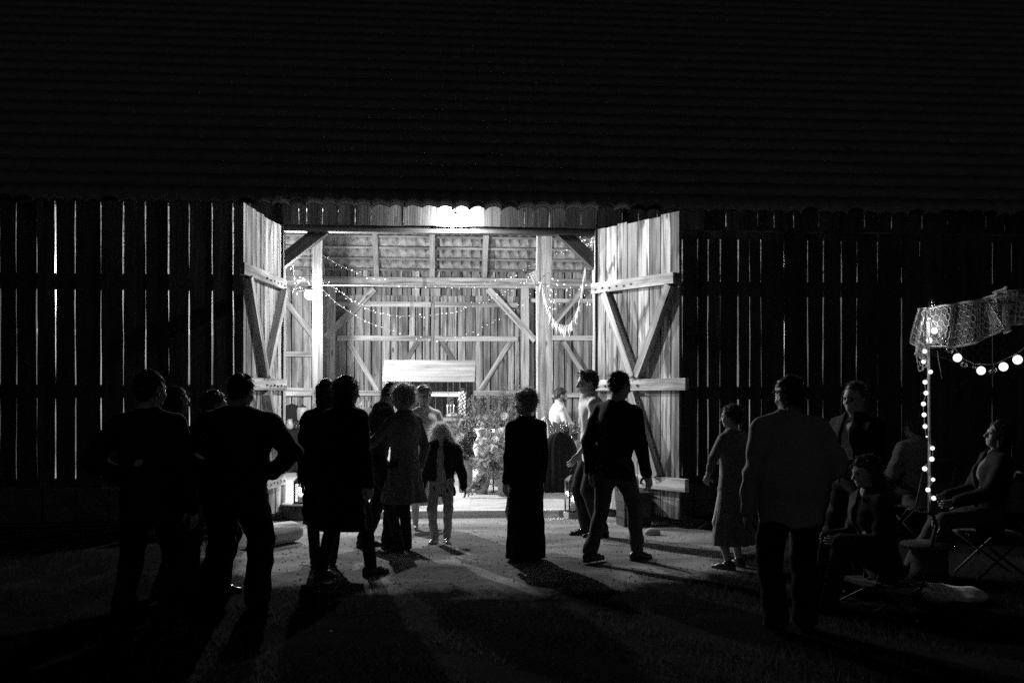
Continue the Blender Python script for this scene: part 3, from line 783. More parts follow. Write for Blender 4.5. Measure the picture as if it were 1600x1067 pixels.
    for s_ in (1, -1):
        lc = (.8 if bottom[0] == 'slim' else .86) if bottom else 1
        b.cone(hip[s_], kn[s_], r_(.088)*lc, r_(.055)*lc, .03).cone(kn[s_], kn[s_]*.6+an[s_]*.4+np.array([0, -.01, 0]), r_(.055)*lc, r_(.056)*lc, .02)
        b.cone(kn[s_]*.6+an[s_]*.4+np.array([0, -.01, 0]), an[s_], r_(.056)*lc, r_(.036)*lc, .02)
        b.cone(an[s_]-toe[s_]*.03-U*.02*H, an[s_]+toe[s_]*.12*sc-U*.032*H, .036*sc, .026*sc, .02)
        ac = 1 if bare else .9
        b.cone(sh[s_], el[s_], r_(.050)*ac, r_(.038)*ac, .03).cone(el[s_], wr[s_], r_(.039), r_(.026), .015)
    parts.append(b.mesh(res))
    for s_ in (1, -1):
        d = wr[s_]-el[s_]; d /= np.linalg.norm(d); inw = (palm or {}).get(s_, (-s_*1.0, .3, .1))
        if s_ in (heel or {}): pass
        parts.append(hand(None, wr[s_], d, np.array(inw, float), 1 if s_ == -1 else -1, sc*(.95 if fem else 1.05), curl))
    V, Fq = join(*parts); mesh('body', V, Fq, skin, t, True, True)
    for q in (1, -1):
        e = MB().ball(X(q*.135, .345, -.005), .052*hh, 10, 8).build('eye', EYE_M, t, True, None, True)
    r = r_
    # ---- garments
    def legs_cloth(rr, r2, r3, end=.02, k_=.03):
        g = SDF(); g.cone(Pv-up*.035*H, Pv+up*.06*H, r(.158), r(.138), .04, fw, .74)
        for s_ in (1, -1):
            e = an[s_]*(1-end)+kn[s_]*end
            g.cone(hip[s_], kn[s_], r(.088+rr), r(.06+r2), k_, ).cone(kn[s_], e, r(.058+r2), r(.045+r3), .02)
        return g
    def torso_cloth(g, off, drop, hipoff=None, sl=None, slr=.014, belly=0):
        """drop: how far below the pelvis centre the hem hangs (in H)"""
        ho = off if hipoff is None else hipoff
        g.cone(Pv-up*(drop*H+.06), Wt, r(.170)+ho, r(.128 if not fem else .116)+off+belly, .03, fw, .72, cut=(Pv-up*(drop*H+.05), -up))
        g.cone(Wt, C, r(.128 if not fem else .116)+off+belly, r(.158 if not fem else .138)+off, .09, fw, .70)
        g.cone(C-rt*.03, C+rt*.03, r(.146)+off, r(.146)+off, .09, fw, .68)
        for s_ in (1, -1): g.cone(Nk-up*.022*H, sh[s_]-rt*s_*.02, r(.058)+off*.8, r(.054)+off*.8, .04)
        g.cone(Sh-up*.03*H, Nk-up*.012*H, r(.08)+off, r(.06)+off*.8, .04)
        if fem:
            for q in (1, -1): g.ell(C+rt*q*r(.072)+fw*r(.075)-up*.01, (r(.062)+off,)*3, .08)
        sl = 1.0 if sl is None else sl
        if sl > 0:
            for s_ in (1, -1):
                if sl <= .5:
                    g.cone(sh[s_], sh[s_]*(1-sl*2)+el[s_]*sl*2, r(.054)+slr, r(.046)+slr, .03)
                else:
                    q = (sl-.5)*2; e = el[s_]*(1-q)+wr[s_]*q
                    g.cone(sh[s_], el[s_], r(.053)+slr, r(.042)+slr, .03).cone(el[s_], e, r(.042)+slr, r(.031)+slr*.9, .015)
        return g
    if bottom:
        kind, val = bottom[:2]
        if kind in ('trousers', 'jeans', 'slim'):
            ex = dict(trousers=(.022, .024, .036), jeans=(.012, .012, .02), slim=(.008, .006, .008))[kind]
            g = legs_cloth(*ex)
            if kind == 'slim':
                for s_ in (1, -1): g.cone(an[s_]-toe[s_]*.03-U*.02*H, an[s_]+toe[s_]*.12*sc-U*.032*H, .040*sc, .030*sc, .02)
            V, Fq = g.mesh(res*.85, wrinkle(seed+5, .005 if kind != 'slim' else .0012)); mesh(kind if kind != 'slim' else 'leggings', V, Fq, cm(val), t, True, True)
    if top:
        for spec in top:
            kind, val = spec[:2]; o = spec[2] if len(spec) > 2 else {}
            g = SDF()
            if kind in ('shirt', 'blouse'):
                un = len(top) > 1
                torso_cloth(g, -.006 if un else o.get('off', .020), o.get('drop', .03) if not un else .0, -.008 if un else o.get('hip', .024), o.get('sl', 1.0) if not un else .9, .004 if un else .020, o.get('belly', 0))
                wa = .0065
            elif kind in ('jacket', 'cardigan', 'coat'):
                torso_cloth(g, .022, o.get('drop', .07), o.get('hip', .03), o.get('sl', 1.0), .026, o.get('belly', 0)); wa = .0055
                if 'hem' in o:
                    flare(g, Pv, up, fw, o['hem'], r(.165)+.02, o.get('flare', .25), o.get('fold', 5), o.get('amp', .012), o.get('flat', .7), o.get('cx', 0))
                if o.get('open'):   # open front
                    def wedge(p):
                        q = p-Pv; z = q@up; x = np.abs(q@rt); y = q@fw; tt = np.clip((z+.3*sc)/(.8*sc), 0, 1)
                        return np.maximum(x-(.10-.06*tt)*sc, .0-y)
                    g.fn(Pv+np.array([-.25, -.4, -.6*sc]), Pv+np.array([.25, .4, .62*sc]), wedge, .006, 's')
            elif kind == 'dress':
                torso_cloth(g, .008, 0, .008, o.get('sl', 0), .008, 0); wa = .0025
                flare(g, Wt, up, fw, o['hem'], r(.125)+.01, o.get('flare', .28), o.get('fold', 9), o.get('amp', .012), o.get('flat', .8), o.get('cx', 0), o.get('hipr', r(.165)+.01), Pv)
                if o.get('neck'): g.clip(Sh+up*o['neck'], up)
            elif kind == 'skirt':
                flare(g, Wt, up, fw, o['hem'], r(.125)+.02, o.get('flare', .25), o.get('fold', 8), o.get('amp', .012), o.get('flat', .8), 0, r(.165)+.01, Pv); wa = .002
            # neckline
            if kind != 'skirt' and not o.get('neck'):
                g.cone(Nk-up*.005*H, Nk+up*.2, .068*sc, .09*sc, .008, op='s')
                if o.get('vee'): g.cone(Nk-up*.02*H+fw*.09, Sh-up*.02*H+fw*.16, .05*sc, .02*sc, .008, op='s')
            hemz = o.get('hem')
            if hemz is not None: g.clip((0, 0, hemz), (0, 0, -1))
            V, Fq = g.mesh(res*.85, wrinkle(seed+len(kind), wa*o.get('wr', 1)))
            mesh(kind, V, Fq, o.get('mat') or cm(val), t, True, True)
            if kind == 'shirt' and o.get('collar', True):
                c_ = SDF(); c_.cone(Nk-up*.012*H, Nk+up*.022*H, .072*sc, .066*sc, .01); c_.cone(Nk, Nk+up*.1, .058*sc, .06*sc, .004, op='s'); c_.clip(Nk+up*.02*H, up+fw*.5)
                V, Fq = c_.mesh(.007); mesh('collar', V, Fq, cm(val), t, True, True)
    # ---- shoes
    if shoes is not None:
        for s_ in (1, -1):
            g = SDF(); a = an[s_]; f_ = toe[s_]; base = a[2]-.05*H
            q = lambda fwd, z: np.array([a[0], a[1], 0])+f_*fwd*sc+np.array([0, 0, base+z*sc])
            if female_heel:
                g.cone(q(-.035, .06), q(.13, .022), .030*sc, .022*sc, .02); g.cone(q(-.05, .05), q(-.055, .008), .014*sc, .007*sc, .01)
            else:
                g.cone(q(-.045, .045), q(.10, .036), .042*sc, .034*sc, .03).cone(q(.08, .034), q(.175, .026), .038*sc, .026*sc, .03, U, .75)
                g.cone(q(-.05, .012), q(.165, .010), .040*sc, .036*sc, .006, U, .35); g.cone(a-U*.01, q(-.02, .06), .046*sc, .046*sc, .02)
            g.clip((0, 0, base+.002), (0, 0, -1))
            V, Fq = g.mesh(.008); mesh('shoe', V, Fq, plain('shoe_%d' % int(shoes*100), shoes, .3), t, True, True)
    # ---- hair
    if hair:
        kind, val = hair[:2]; o = hair[2] if len(hair) > 2 else {}; g = SDF(); th = o.get('th', .03)
        g.ell(X(0, -.08, .17), np.array((.345+th, .43+th, .36+th*1.3))*hh, .01, Rh)
        n_st = o.get('n', 500); L = .03; dn = .5; rn = .45
        if kind in ('short', 'quiff'):
            g.ell(X(0, -.24, -.08), np.array((.27, .24, .3))*hh, .03, Rh)
            if kind == 'quiff':
                g.cone(X(-.12, .22, .46), X(.12, .26, .48), .11*hh, .11*hh, .03); L = .035
            g.clip(X(0, .33, o.get('line', .32)), Rh@np.array([0, .83, -.56])); g.clip(X(0, 0, -.36), Rh@np.array([0, 0, -1.])); L = .03; n_st = 1400; rn = .6; wv = (.005, 2.6)
        elif kind == 'fluffy':
            for i in range(9):
                a = i*.7; g.ell(X(.30*math.cos(a), -.06+.34*math.sin(a), .2+.12*math.sin(i*2.1)), np.array((.16, .16, .17))*hh*(1+o.get('vol', .15)), .03, Rh)
            g.ell(X(0, -.3, -.05), np.array((.34, .24, .34))*hh, .04, Rh); g.ell(X(0, -.1, .4), np.array((.3, .34, .22))*hh, .04, Rh)
            g.clip(X(0, .36, .3), Rh@np.array([0, .88, -.45])); g.clip(X(0, 0, -.42), Rh@np.array([0, 0, -1.]))
            L = .05; n_st = 2200; wv = (.006, 3.5); rn = .8; dn = .2
        elif kind == 'long':
            ln = o.get('len', .35)
            for q in (1, -1):
                g.cone(X(q*.24, -.12, .1), Sh+rt*q*.05-fw*.06-up*(ln-.2)*.5, .17*hh, .16*hh, .04)
            g.cone(X(0, -.3, .05), Sh-fw*(.11)-up*(ln-.2), .26*hh, .2*hh, .05)
            g.clip(X(0, .36, .34), Rh@np.array([0, .93, -.30])) if not o.get('fringe') else None
            L = .05; n_st = o.get('n', 1400); wv = (.005, 1.6); dn = 1.1; rn = .35
        elif kind == 'bob':
            for q in (1, -1): g.cone(X(q*.28, -.02, .1), X(q*.29, -.02, -.42), .15*hh, .13*hh, .04)
            g.cone(X(0, -.3, .05), X(0, -.28, -.5), .25*hh, .2*hh, .05)
            g.clip(X(0, .34, .33), Rh@np.array([0, .95, -.25])); L = .04; n_st = 1200; wv = (.004, 1.6); dn = 1.0; rn = .35
        elif kind == 'bun':
            g.ell(X(0, -.55, .12), np.array((.2, .18, .2))*hh, .03, Rh); g.ell(X(0, -.25, -.05), np.array((.3, .24, .3))*hh, .03, Rh)
            g.clip(X(0, .31, .33), Rh@np.array([0, .86, -.5])); wv = (.003, 2); L = .03; n_st = 500
        elif kind == 'pigtails':
            for q in (1, -1):
                for i in range(5):
                    a = X(q*(.36+.10*i), -.05-.04*i, .02-.26*i); g.ell(a, np.array((.19, .2, .2))*hh*(1.12-.06*i), .03)
            g.ell(X(0, -.25, -.05), np.array((.33, .26, .34))*hh, .03, Rh)
            g.clip(X(0, .34, .30), Rh@np.array([0, .92, -.32])); L = .07; n_st = 3200; wv = (.008, 2.5); dn = .6; rn = .7
        V, Fq = g.mesh(.0075, wrinkle(seed+9, wv[0], wv[1]))
        st = strands(V, Fq, o.get('n', n_st), L, seed, dn, rn)
        if beard:
            bb = SDF(); bb.ell(X(0, .22, -.33), np.array((.2, .2, .16))*hh, .02, Rh).ell(X(0, .12, -.22), np.array((.3, .2, .16))*hh, .03, Rh)
            bb.ell(X(0, .40, -.26), np.array((.09, .08, .04))*hh, .01, Rh, op='s'); bb.clip(X(0, 0, -.16), Rh@np.array([0, 0, 1.]))
            V2, F2 = bb.mesh(.007, wrinkle(3, .002, 3)); V, Fq = join((V, Fq), (V2, F2))
        V, Fq = join((V, Fq), st); mesh('hair', V, Fq, hm(val), t, False, True)
    if glasses:
        mb = MB()
        for q in (1, -1):
            c = X(q*.14, .42, -.01); ring = [c+Rh@(np.array([math.cos(a)*.1, 0, math.sin(a)*.075])*hh) for a in np.linspace(0, 6.283, 17)]
            mb.tube(ring, .0022, 5); mb.tube([X(q*.24, .42, .0), X(q*.36, .0, .03)], .0022, 5)
        mb.tube([X(-.04, .43, 0), X(.04, .43, 0)], .0022, 5); mb.build('glasses', M['iron'], t, True, None, True)
    t_info = dict(sh=sh, el=el, wr=wr, Hc=Hc, Pv=Pv, X=X)
    return t, t_info
def flare(g, top, up, fw, hem, r0, fl_, nf, amp, flat, cx=0, hipr=None, hip=None):
    top = np.array(top, float); h0 = top[2]; H_ = max(h0-hem, .05); hipz = hip[2]-.03 if hip is not None else h0
    hipr = hipr or r0; ph = random.uniform(0, 6)
    rb = hipr+fl_*max(hipz-hem, 0)
    cyx = 0 if hip is None else 0
    def f(p):
        t = np.clip((h0-p[:, 2])/H_, 0, 1.15); x = p[:, 0]-top[0]-cx*t; y = (p[:, 1]-top[1])/flat
        th = np.arctan2(y, x); z = p[:, 2]
        k1 = np.clip((h0-z)/max(h0-hipz, 1e-3), 0, 1); k2 = np.clip((hipz-z)/max(hipz-hem, 1e-3), 0, 1.2)
        k1 = k1*k1*(3-2*k1)
        rr = r0+(hipr-r0)*k1+(rb-hipr)*k2+amp*k2*(np.sin(nf*th+ph+1.5*t)+.5*np.sin((nf*2+1)*th+2*ph))
        d = (np.hypot(x, y)-rr)*.8*(flat+.1 if flat < .9 else 1)
        return np.maximum(d, np.maximum(z-h0-.0, hem-.03-z))
    m_ = rb+amp*2+.02+abs(cx)
    g.fn((top[0]-m_, top[1]-m_, hem-.03), (top[0]+m_, top[1]+m_, h0), f, .03)

# ------------------------------------------------------------------ the guests
def at(px, py, Y): return P(px, py, Y)
# man far left, hand on hip, seen from behind
person('man in dark suit at far left, elbow out with hand on hip', 232, 985, -12, 1.72, 1.02, feet={1: (.13, .0), -1: (-.17, -.03)},
       hands={-1: (-.15, .0, 1.0), 1: (.26, .1, .80)}, pole={-1: (-1, -.3, 0), 1: (.5, -1, 0)}, head=(4, -25, 0),
       top=[('shirt', .5), ('jacket', .022, dict(drop=.08))], bottom=('trousers', .018), hair=('short', .05), seed=11)
person('woman in dark top at far left with her face turned right towards the barn light', 272, 935, -78, 1.63, .95, fem=True,
       hands={1: (.12, .30, 1.08), -1: (-.2, .02, .78)}, pole={1: (.6, -.6, -.6)}, head=(-2, 8, 0), feet={1: (.09, .12), -1: (-.08, -.1)},
       top=[('blouse', .03, dict(drop=.06))], bottom=('jeans', .04), hair=('bob', .04), seed=12)
person('broad man in dark jacket, hands on hips, beside the left door leaf', 370, 952, -8, 1.72, 1.36, feet={1: (.15, .0), -1: (-.15, .0)},
       hands={1: (.25, .06, 1.0), -1: (-.24, .08, .98)}, pole={1: (1, -.5, -.1), -1: (-1, -.5, -.1)}, head=(10, -18, 0), lean=4, hair=('short', .04), skin=SKIN_T,
       top=[('shirt', .3), ('jacket', .02, dict(drop=.1, belly=.03))], bottom=('trousers', .02), seed=13)
person('shorter person in the dark between the far left guests and the broad man', 332, 925, -62, 1.60, 1.0,
       hands={-1: (-.24, .36, 1.24), 1: (.2, .1, .9)}, pole={-1: (-.8, -.5, -1)}, head=(0, 0, 0), hair=('short', .05), palm={-1: (0, 0, -1)},
       top=[('shirt', .03, dict(drop=.05, sl=.5))], bottom=('trousers', .02), seed=14)
# the two dark haired women
person('long-haired woman in black, partly hidden behind the woman in the knee-length coat', 510, 886, 8, 1.71, .92, fem=True,
       top=[('coat', .012, dict(hem=.40, flare=.10, amp=.008, drop=.04))], bottom=('slim', .02), hair=('long', .03, dict(len=.42, n=900)), head=(0, -10, 0),
       feet={1: (.05, .0), -1: (-.10, .0)}, hands={1: (.12, .22, 1.05), -1: (-.21, .05, .80)}, female_heel=True, seed=15)
person('woman in a black knee-length coat stepping right, hair in a dark bob', 536, 903, -38, 1.73, 1.0, fem=True, lean=2,
       top=[('coat', .011, dict(hem=.42, flare=.13, amp=.014, drop=.04, flat=.85))], bottom=('slim', .02), hair=('bob', .025, dict(fringe=1)), head=(6, -18, 0),
       feet={1: (.12, .22, 0, 10), -1: (-.10, -.16, 0, 0)}, hands={1: (.24, .06, .78), -1: (-.22, .0, .8)}, curl=.5, seed=16)
# embracing couple
person('man in dark jacket bowing his head to hug the woman in the knee-length dress', 590, 856, -75, 1.74, 1.02, feet={1: (.10, .10, 0, 5), -1: (-.09, -.12, 0, 0)}, lean=10, side=0,
       head=(36, 0, -6), hands={1: (.10, .36, 1.25), -1: (-.12, .40, 1.15)}, pole={1: (1, -.2, -1), -1: (-1, -.2, -1)}, shift=(0, -.03),
       top=[('jacket', .07, dict(drop=.06))], bottom=('trousers', .022), hair=('short', .12, dict(n=1500)), seed=17, curl=.5)
person('woman in a patterned knee-length dress hugging the bowed man, short fluffy hair', 632, 862, 42, 1.66, 1.02, fem=True,
       head=(8, 20, 6), hands={-1: (-.22, .28, 1.18), 1: (.24, .03, .80)}, pole={-1: (-1, -.3, -1)},
       top=[('dress', .14, dict(hem=.50, flare=.24, fold=7, amp=.016, sl=.9))], bottom=('slim', .03), shoes=.03, female_heel=True, hair=('fluffy', .30, dict(vol=.1)), feet={1: (.07, .04, 0, 20), -1: (-.08, -.02, 0, 0)}, seed=18)
# smiling woman in lace dress
person('smiling woman with pinned-up hair and pale lace dress, facing the camera behind the couple', 662, 822, 192, 1.69, .9, fem=True, loc=at(662, 690, 11.7)[:2]+(0.0,),
       head=(3, 12, 0), hands={1: (.10, .24, 1.08), -1: (-.12, .25, 1.02)}, pole={1: (1, -.6, -1), -1: (-1, -.6, -1)},
       top=[('dress', .8, dict(hem=.30, flare=.2, fold=10, amp=.012, sl=.35))], shoes=.4, female_heel=True, hair=('bun', .12), seed=19)
# girl
person('girl with wavy blond pigtails in dark open jacket and pale trousers', 690, 848, 172, 1.27, .92,
       head=(2, -10, 0), hands={1: (.20, .05, .60), -1: (-.26, .06, .56)}, feet={1: (.07, .03, 0, 15), -1: (-.05, -.03, 0, -10)},
       top=[('shirt', .35, dict(drop=.05, collar=False)), ('jacket', .02, dict(open=1, drop=.10))], bottom=('jeans', .33), shoes=.45, hair=('pigtails', .55), seed=20, hres=.0055)
# woman in long black dress
person('woman alone in a long straight black dress, short curly hair', 822, 876, 22, 1.61, .98, fem=True,
       head=(0, 28, 0), hands={-1: (-.20, .03, .74), 1: (.19, .02, .74)}, feet={1: (.07, .0), -1: (-.07, .02)},
       top=[('dress', .012, dict(hem=.035, flare=.045, fold=8, amp=.008, sl=1.0, flat=.85))], shoes=.03, female_heel=True, hair=('fluffy', .32, dict(vol=.05)), seed=21)
# men at the right door
person('tall young man in white shirt with rolled sleeves and quiff, facing left', 929, 838, 96, 1.85, .96, feet={1: (.10, .05, 0, 6), -1: (-.09, -.05, 0, 0)}, lean=5,
       head=(2, 0, 0), hands={1: (.16, .08, .86), -1: (-.14, .22, .92)}, pole={1: (.6, -1, 0), -1: (-.6, -1, 0)},
       top=[('shirt', .8, dict(sl=.78, wr=1.6, drop=.04, off=.024))], bottom=('trousers', .03), shoes=.02, hair=('quiff', .10), seed=22)
person('man in dark jacket and jeans walking right, seen from behind at the right door', 960, 878, -48, 1.79, 1.0, feet={-1: (-.10, -.24, .02, 0), 1: (.10, .22, 0, 5)},
       lean=5, head=(4, -12, 0), hands={1: (.30, .10, .84), -1: (-.24, -.06, .86)}, curl=.45,
       top=[('shirt', .4), ('jacket', .016, dict(drop=.07, belly=.01, wr=1.3))], bottom=('jeans', .06), shoes=.03, hair=('short', .03), skin=SKIN_T, seed=23)
# seated bearded man inside
ip = at(868, 700, 16.55)
person('bearded man in white shirt and pale tie seated at the white table inside', 868, 700, -82, 1.74, 1.0, loc=(ip[0], ip[1], .06), seat=.74, lean=6,
       head=(8, 0, 0), hands={1: (.16, .42, .95), -1: (-.14, .40, .95)}, feet={1: (.12, .42, 0, 5, (0, 1, 1)), -1: (-.12, .42, 0, -5, (0, 1, 1))},
       top=[('shirt', .8)], bottom=('trousers', .05), hair=('short', .10, dict(line=.44)), beard=True, seed=24)
# guests at the right
person('short-haired woman in pale loose dress, back turned, left of the big man in the shirt', 1146, 888, 35, 1.48, 1.0, fem=True,
       head=(5, 18, 0), hands={-1: (-.24, .10, .84), 1: (.18, .2, .95)}, pole={-1: (-1, -.5, -.2)},
       top=[('dress', .22, dict(hem=.22, flare=.12, sl=.8, fold=8))], shoes=.05, hair=('short', .06), seed=25)
person('big man in pale long-sleeved shirt seen from behind, nearest guest on the right', 1236, 985, -4, 1.68, 1.14,
       head=(6, 22, 0), hands={-1: (-.28, .03, .80), 1: (.22, .22, .95)}, pole={-1: (-.8, -1, 0), 1: (.8, -1, 0)},
       top=[('shirt', .32, dict(drop=.075, hip=.03, belly=.075, wr=1.6))], bottom=('trousers', .02), hair=('short', .04), skin=SKIN_T, seed=26)
person('man in glasses, dark suit open over a pale shirt, turned left, near the wall', 1338, 928, 112, 1.66, 1.08, glasses=True,
       head=(4, 10, 0), hands={1: (.14, .22, 1.0), -1: (-.1, .24, 1.0)},
       top=[('shirt', .55), ('jacket', .02, dict(open=1, drop=.08))], bottom=('trousers', .02), hair=('short', .08, dict(line=.42)), seed=27)
sg = 'guests sitting under the lace canopy'
person('long-haired woman in pale jacket sitting low, facing left, left of the canopy post', 1378, 945, 95, 1.66, 1.0, fem=True, seat=.26, lean=10, group=sg,
       head=(0, 0, 0), hands={1: (.14, .34, .5), -1: (-.12, .36, .5)}, feet={1: (.12, .46, 0, 5, (0, 1, 1)), -1: (-.12, .48, 0, -5, (0, 1, 1))},
       top=[('shirt', .5, dict(collar=False)), ('jacket', .03, dict(open=1, drop=.05))], bottom=('jeans', .04), hair=('long', .05, dict(len=.3)), shoes=.03, seed=28)
person('person in pale shirt sitting behind the canopy post, back turned', 1434, 842, 20, 1.70, 1.1, seat=.45, lean=4, group=sg,
       head=(5, 0, 0), hands={1: (.16, .34, .7), -1: (-.16, .34, .7)}, feet={1: (.15, .40, 0, 5, (0, 1, 1)), -1: (-.15, .40, 0, -5, (0, 1, 1))},
       top=[('jacket', .12)], bottom=('trousers', .03), hair=('short', .05), seed=29, skin=SKIN_T)
person('dark-haired person in blouse and jeans sitting right of the canopy post, face turned left', 1545, 900, 82, 1.70, 1.0, fem=True, seat=.46, lean=-8, group=sg,
       head=(-4, 0, 0), hands={1: (.12, .30, .68), -1: (-.15, .32, .66)}, feet={1: (.12, .62, 0, 5, (0, 1, 1)), -1: (-.10, .52, 0, -5, (0, 1, 1))},
       top=[('shirt', .16, dict(collar=False)), ('jacket', .02, dict(open=1, drop=.05))], bottom=('jeans', .05), hair=('bob', .03), seed=30, skin=SKIN_T)

# ================================================================== PROPS
def lathe_thing(name, label, cat, c, prof, mat, group=None, n=18):
    return tag(MB().lathe(c, prof, n).build(name, mat, None, True, origin=c), label, cat, group)
def drape(a, b, z, zb, mat, t, name='tablecloth', fold=.03, nf=26, top=True):
    """rectangular table cloth: a, b = opposite corners"""
    (x0, y0), (x1, y1) = a, b; per = []
    n = 160; cx, cy = (x0+x1)/2, (y0+y1)/2
    for i in range(n):
        th = 2*math.pi*i/n; c_, s_ = math.cos(th), math.sin(th); k = (abs(c_)**8+abs(s_)**8)**(-1/8)
        per.append((c_*k, s_*k, th))
    ph = random.uniform(0, 6); rows = [(0, 0.0), (.02, .25), (.3, .6), (.65, .85), (1, 1.0)]; vs = []
    for u, am in rows:
        for (px_, py_, th) in per:
            w_ = fold*am*(math.sin(nf*th+ph)+.5*math.sin(nf*1.7*th+2*ph))
            vs.append((cx+px_*((x1-x0)/2+w_+.02*u), cy+py_*((y1-y0)/2+w_+.02*u), z+(zb-z)*u+(.006 if u == 0 else 0)))
    f = [(i+j*n, (i+1) % n+j*n, (i+1) % n+(j+1)*n, i+(j+1)*n) for j in range(4) for i in range(n)]; f.append(tuple(range(n)))
    return mesh(name, vs, f, mat, t, True)
def table(label, x0, x1, y0, y1, z, name='table'):
    t = thing(name, label, 'table', ((x0+x1)/2, (y0+y1)/2, .06))
    MB().board((x0, (y0+y1)/2, z-.02), (x1, (y0+y1)/2, z-.02), y1-y0, .03, (0, 0, 1)).build('tabletop', M['beam'], t)
    for x in (x0+.06, x1-.06):
        for y in (y0+.06, y1-.06):
            MB().board((x, y, .06), (x, y, z-.04), .05, .05, (0, 1, 0)).build('leg', M['beam'], t)
    return t
GL = [(.026, 0), (.032, .004), (.034, .11), (.031, .11), (.029, .008)]
GL2 = [(a*1.15, b*1.38) for a, b in GL]
WG = [(.034, 0), (.032, .004), (.005, .01), (.004, .08), (.02, .10), (.038, .13), (.036, .17), (.032, .21), (.030, .21), (.034, .17), (.034, .135), (.001, .105)]
BT_ = [(.036, 0), (.038, .01), (.038, .17), (.03, .21), (.014, .24), (.013, .30), (.016, .30), (.016, .31), (.001, .31)]
dgl = plain('bottle_glass', .04, .08, 0, .1, spec=.8)
# ---- left: black clothed table with glasses
ta = P(450, 672, 20.0); tb = P(540, 672, 20.0); tz = ta[2]
table('table under a black cloth to the left inside the doorway', ta[0], tb[0], 19.9, 20.6, tz)
tag(drape((ta[0]-.03, 19.87), (tb[0]+.03, 20.63), tz+.004, .10, M['black_cloth'], None, fold=.02), 'black cloth hanging to the floor over the left table', 'tablecloth')
k = 0
for r in range(3):
    for c_ in range(9):
        p = P(463+c_*4.6+r*1.5, 672, 20.0+.13*r); z = tz+.008+(.155 if (c_ > 3 and r == 1) else 0)
        if z > tz+.1: lathe_thing('drinking_glass', 'clear tumbler among the rows on the black-clothed table', 'glass', (p[0], p[1], tz+.008), GL2, M['glass'], 'tumblers on the black-clothed table', 12)
        lathe_thing('drinking_glass', 'clear tumbler among the rows on the black-clothed table', 'glass', (p[0], p[1], z), GL2, M['glass'], 'tumblers on the black-clothed table', 12)
p = P(473, 655, 20.45)
t = thing('drinks_dispenser', 'pale drum-shaped drinks dispenser on a dark stand on the left table', 'dispenser', (p[0], p[1], tz))
MB().lathe((p[0], p[1], tz), [(.09, 0), (.09, .02), (.05, .04), (.06, .14), (.10, .15), (.10, .17)], 20).build('stand', M['iron'], t, True)
MB().lathe((p[0], p[1], tz+.17), [(.09, 0), (.115, .02), (.12, .22), (.105, .27), (.06, .28)], 20).build('drum', plain('pale_ceramic', .45, .3), t, True)
MB().lathe((p[0], p[1], tz+.45), [(.065, 0), (.07, .02), (.02, .035), (.02, .06), (.001, .065)], 16).build('lid', M['iron'], t, True)
p = P(456, 640, 20.75)
co = MB(); 
prof = [(.02, 0), (.11, -.03), (.19, -.12), (.22, -.4), (.25, -.75)]
co.lathe((p[0], p[1], p[2]+.12), prof[::-1], 20, 1, .5)
tag(co.build('coat', cm(.02), None, True, origin=(p[0], p[1], p[2])), 'dark coat hanging behind the left table', 'coat')
p = P(453, 660, 20.05)
t = thing('jug', 'small round pale jug at the left edge of the black-clothed table', 'jug', (p[0], p[1], tz+.008))
MB().lathe((p[0], p[1], tz+.008), [(.04, 0), (.07, .04), (.075, .10), (.05, .16), (.045, .2), (.05, .21), (.04, .2)], 18).build('jug_body', plain('jug_glaze', .35, .25), t, True)
MB().tube([(p[0]-.05, p[1], tz+.18), (p[0]-.11, p[1], tz+.15), (p[0]-.07, p[1], tz+.06)], .008, 6).build('handle', plain('jug_glaze_handle', .35, .25), t, True)
# ---- lanterns
def lantern(label, c, w, h, d, base=0, lit=1.2, yaw=0):
    t = thing('lantern', label, 'lantern', c, R(yaw)); x = w/2; y = d/2; L = dict(local=True)
    if base: MB().board((-x-.02, 0, base/2), (x+.02, 0, base/2), d+.04, base, (0, 0, 1)).build('base', M['beam'], t, local=True)
    fr = MB()
    for a in (-x, x):
        for b_ in (-y, y): fr.board((a, b_, base), (a, b_, base+h), .016, .016, (0, 1, 0))
    for z in (base+.008, base+h-.008):
        for b_ in (-y, y): fr.board((-x, b_, z), (x, b_, z), .016, .016, (0, 0, 1))
        for a in (-x, x): fr.board((a, -y, z), (a, y, z), .016, .016, (0, 0, 1))
    fr.build('frame', M['iron'], t, local=True)
    MB().add([(-x-.01, -y-.01, base+h), (x+.01, -y-.01, base+h), (x+.01, y+.01, base+h), (-x-.01, y+.01, base+h), (-x*.35, -y*.35, base+h+.07), (x*.35, -y*.35, base+h+.07), (x*.35, y*.35, base+h+.07), (-x*.35, y*.35, base+h+.07)],
             [(3, 2, 1, 0), (4, 5, 6, 7), (0, 1, 5, 4), (1, 2, 6, 5), (2, 3, 7, 6), (3, 0, 4, 7)]).build('roof', M['iron'], t, local=True)
    MB().tube([(.045*math.cos(a), 0, base+h+.10+.045*math.sin(a)) for a in np.linspace(0, 6.28, 17)], .004, 5).build('ring', M['iron'], t, True, local=True)
    for b_ in (-y, y): MB().board((0, b_, base+.02), (0, b_, base+h-.02), w-.02, .003, (0, 1, 0)).build('pane', M['glass'], t, local=True)
    cdl = MB().lathe((0, 0, base+.016), [(.035, 0), (.035, h*.38), (.03, h*.40), (.004, h*.39)], 14).build('candle', M['wax'], t, True, local=True)
    MB().lathe((0, 0, base+.016+h*.4), [(.002, 0), (.010, .014), (.006, .035), (.001, .05)], 8).build('flame', M['candle'], cdl, True, local=True)
    ld = bpy.data.lights.new('flame_light', 'POINT'); ld.energy = lit; ld.shadow_soft_size = .015
    lo = bpy.data.objects.new('flame_light', ld); COL.objects.link(lo); lo.parent = t; lo.location = (0, -.045, base+h*.4+.06)
    return t
g_ = G(902, 815, .0)
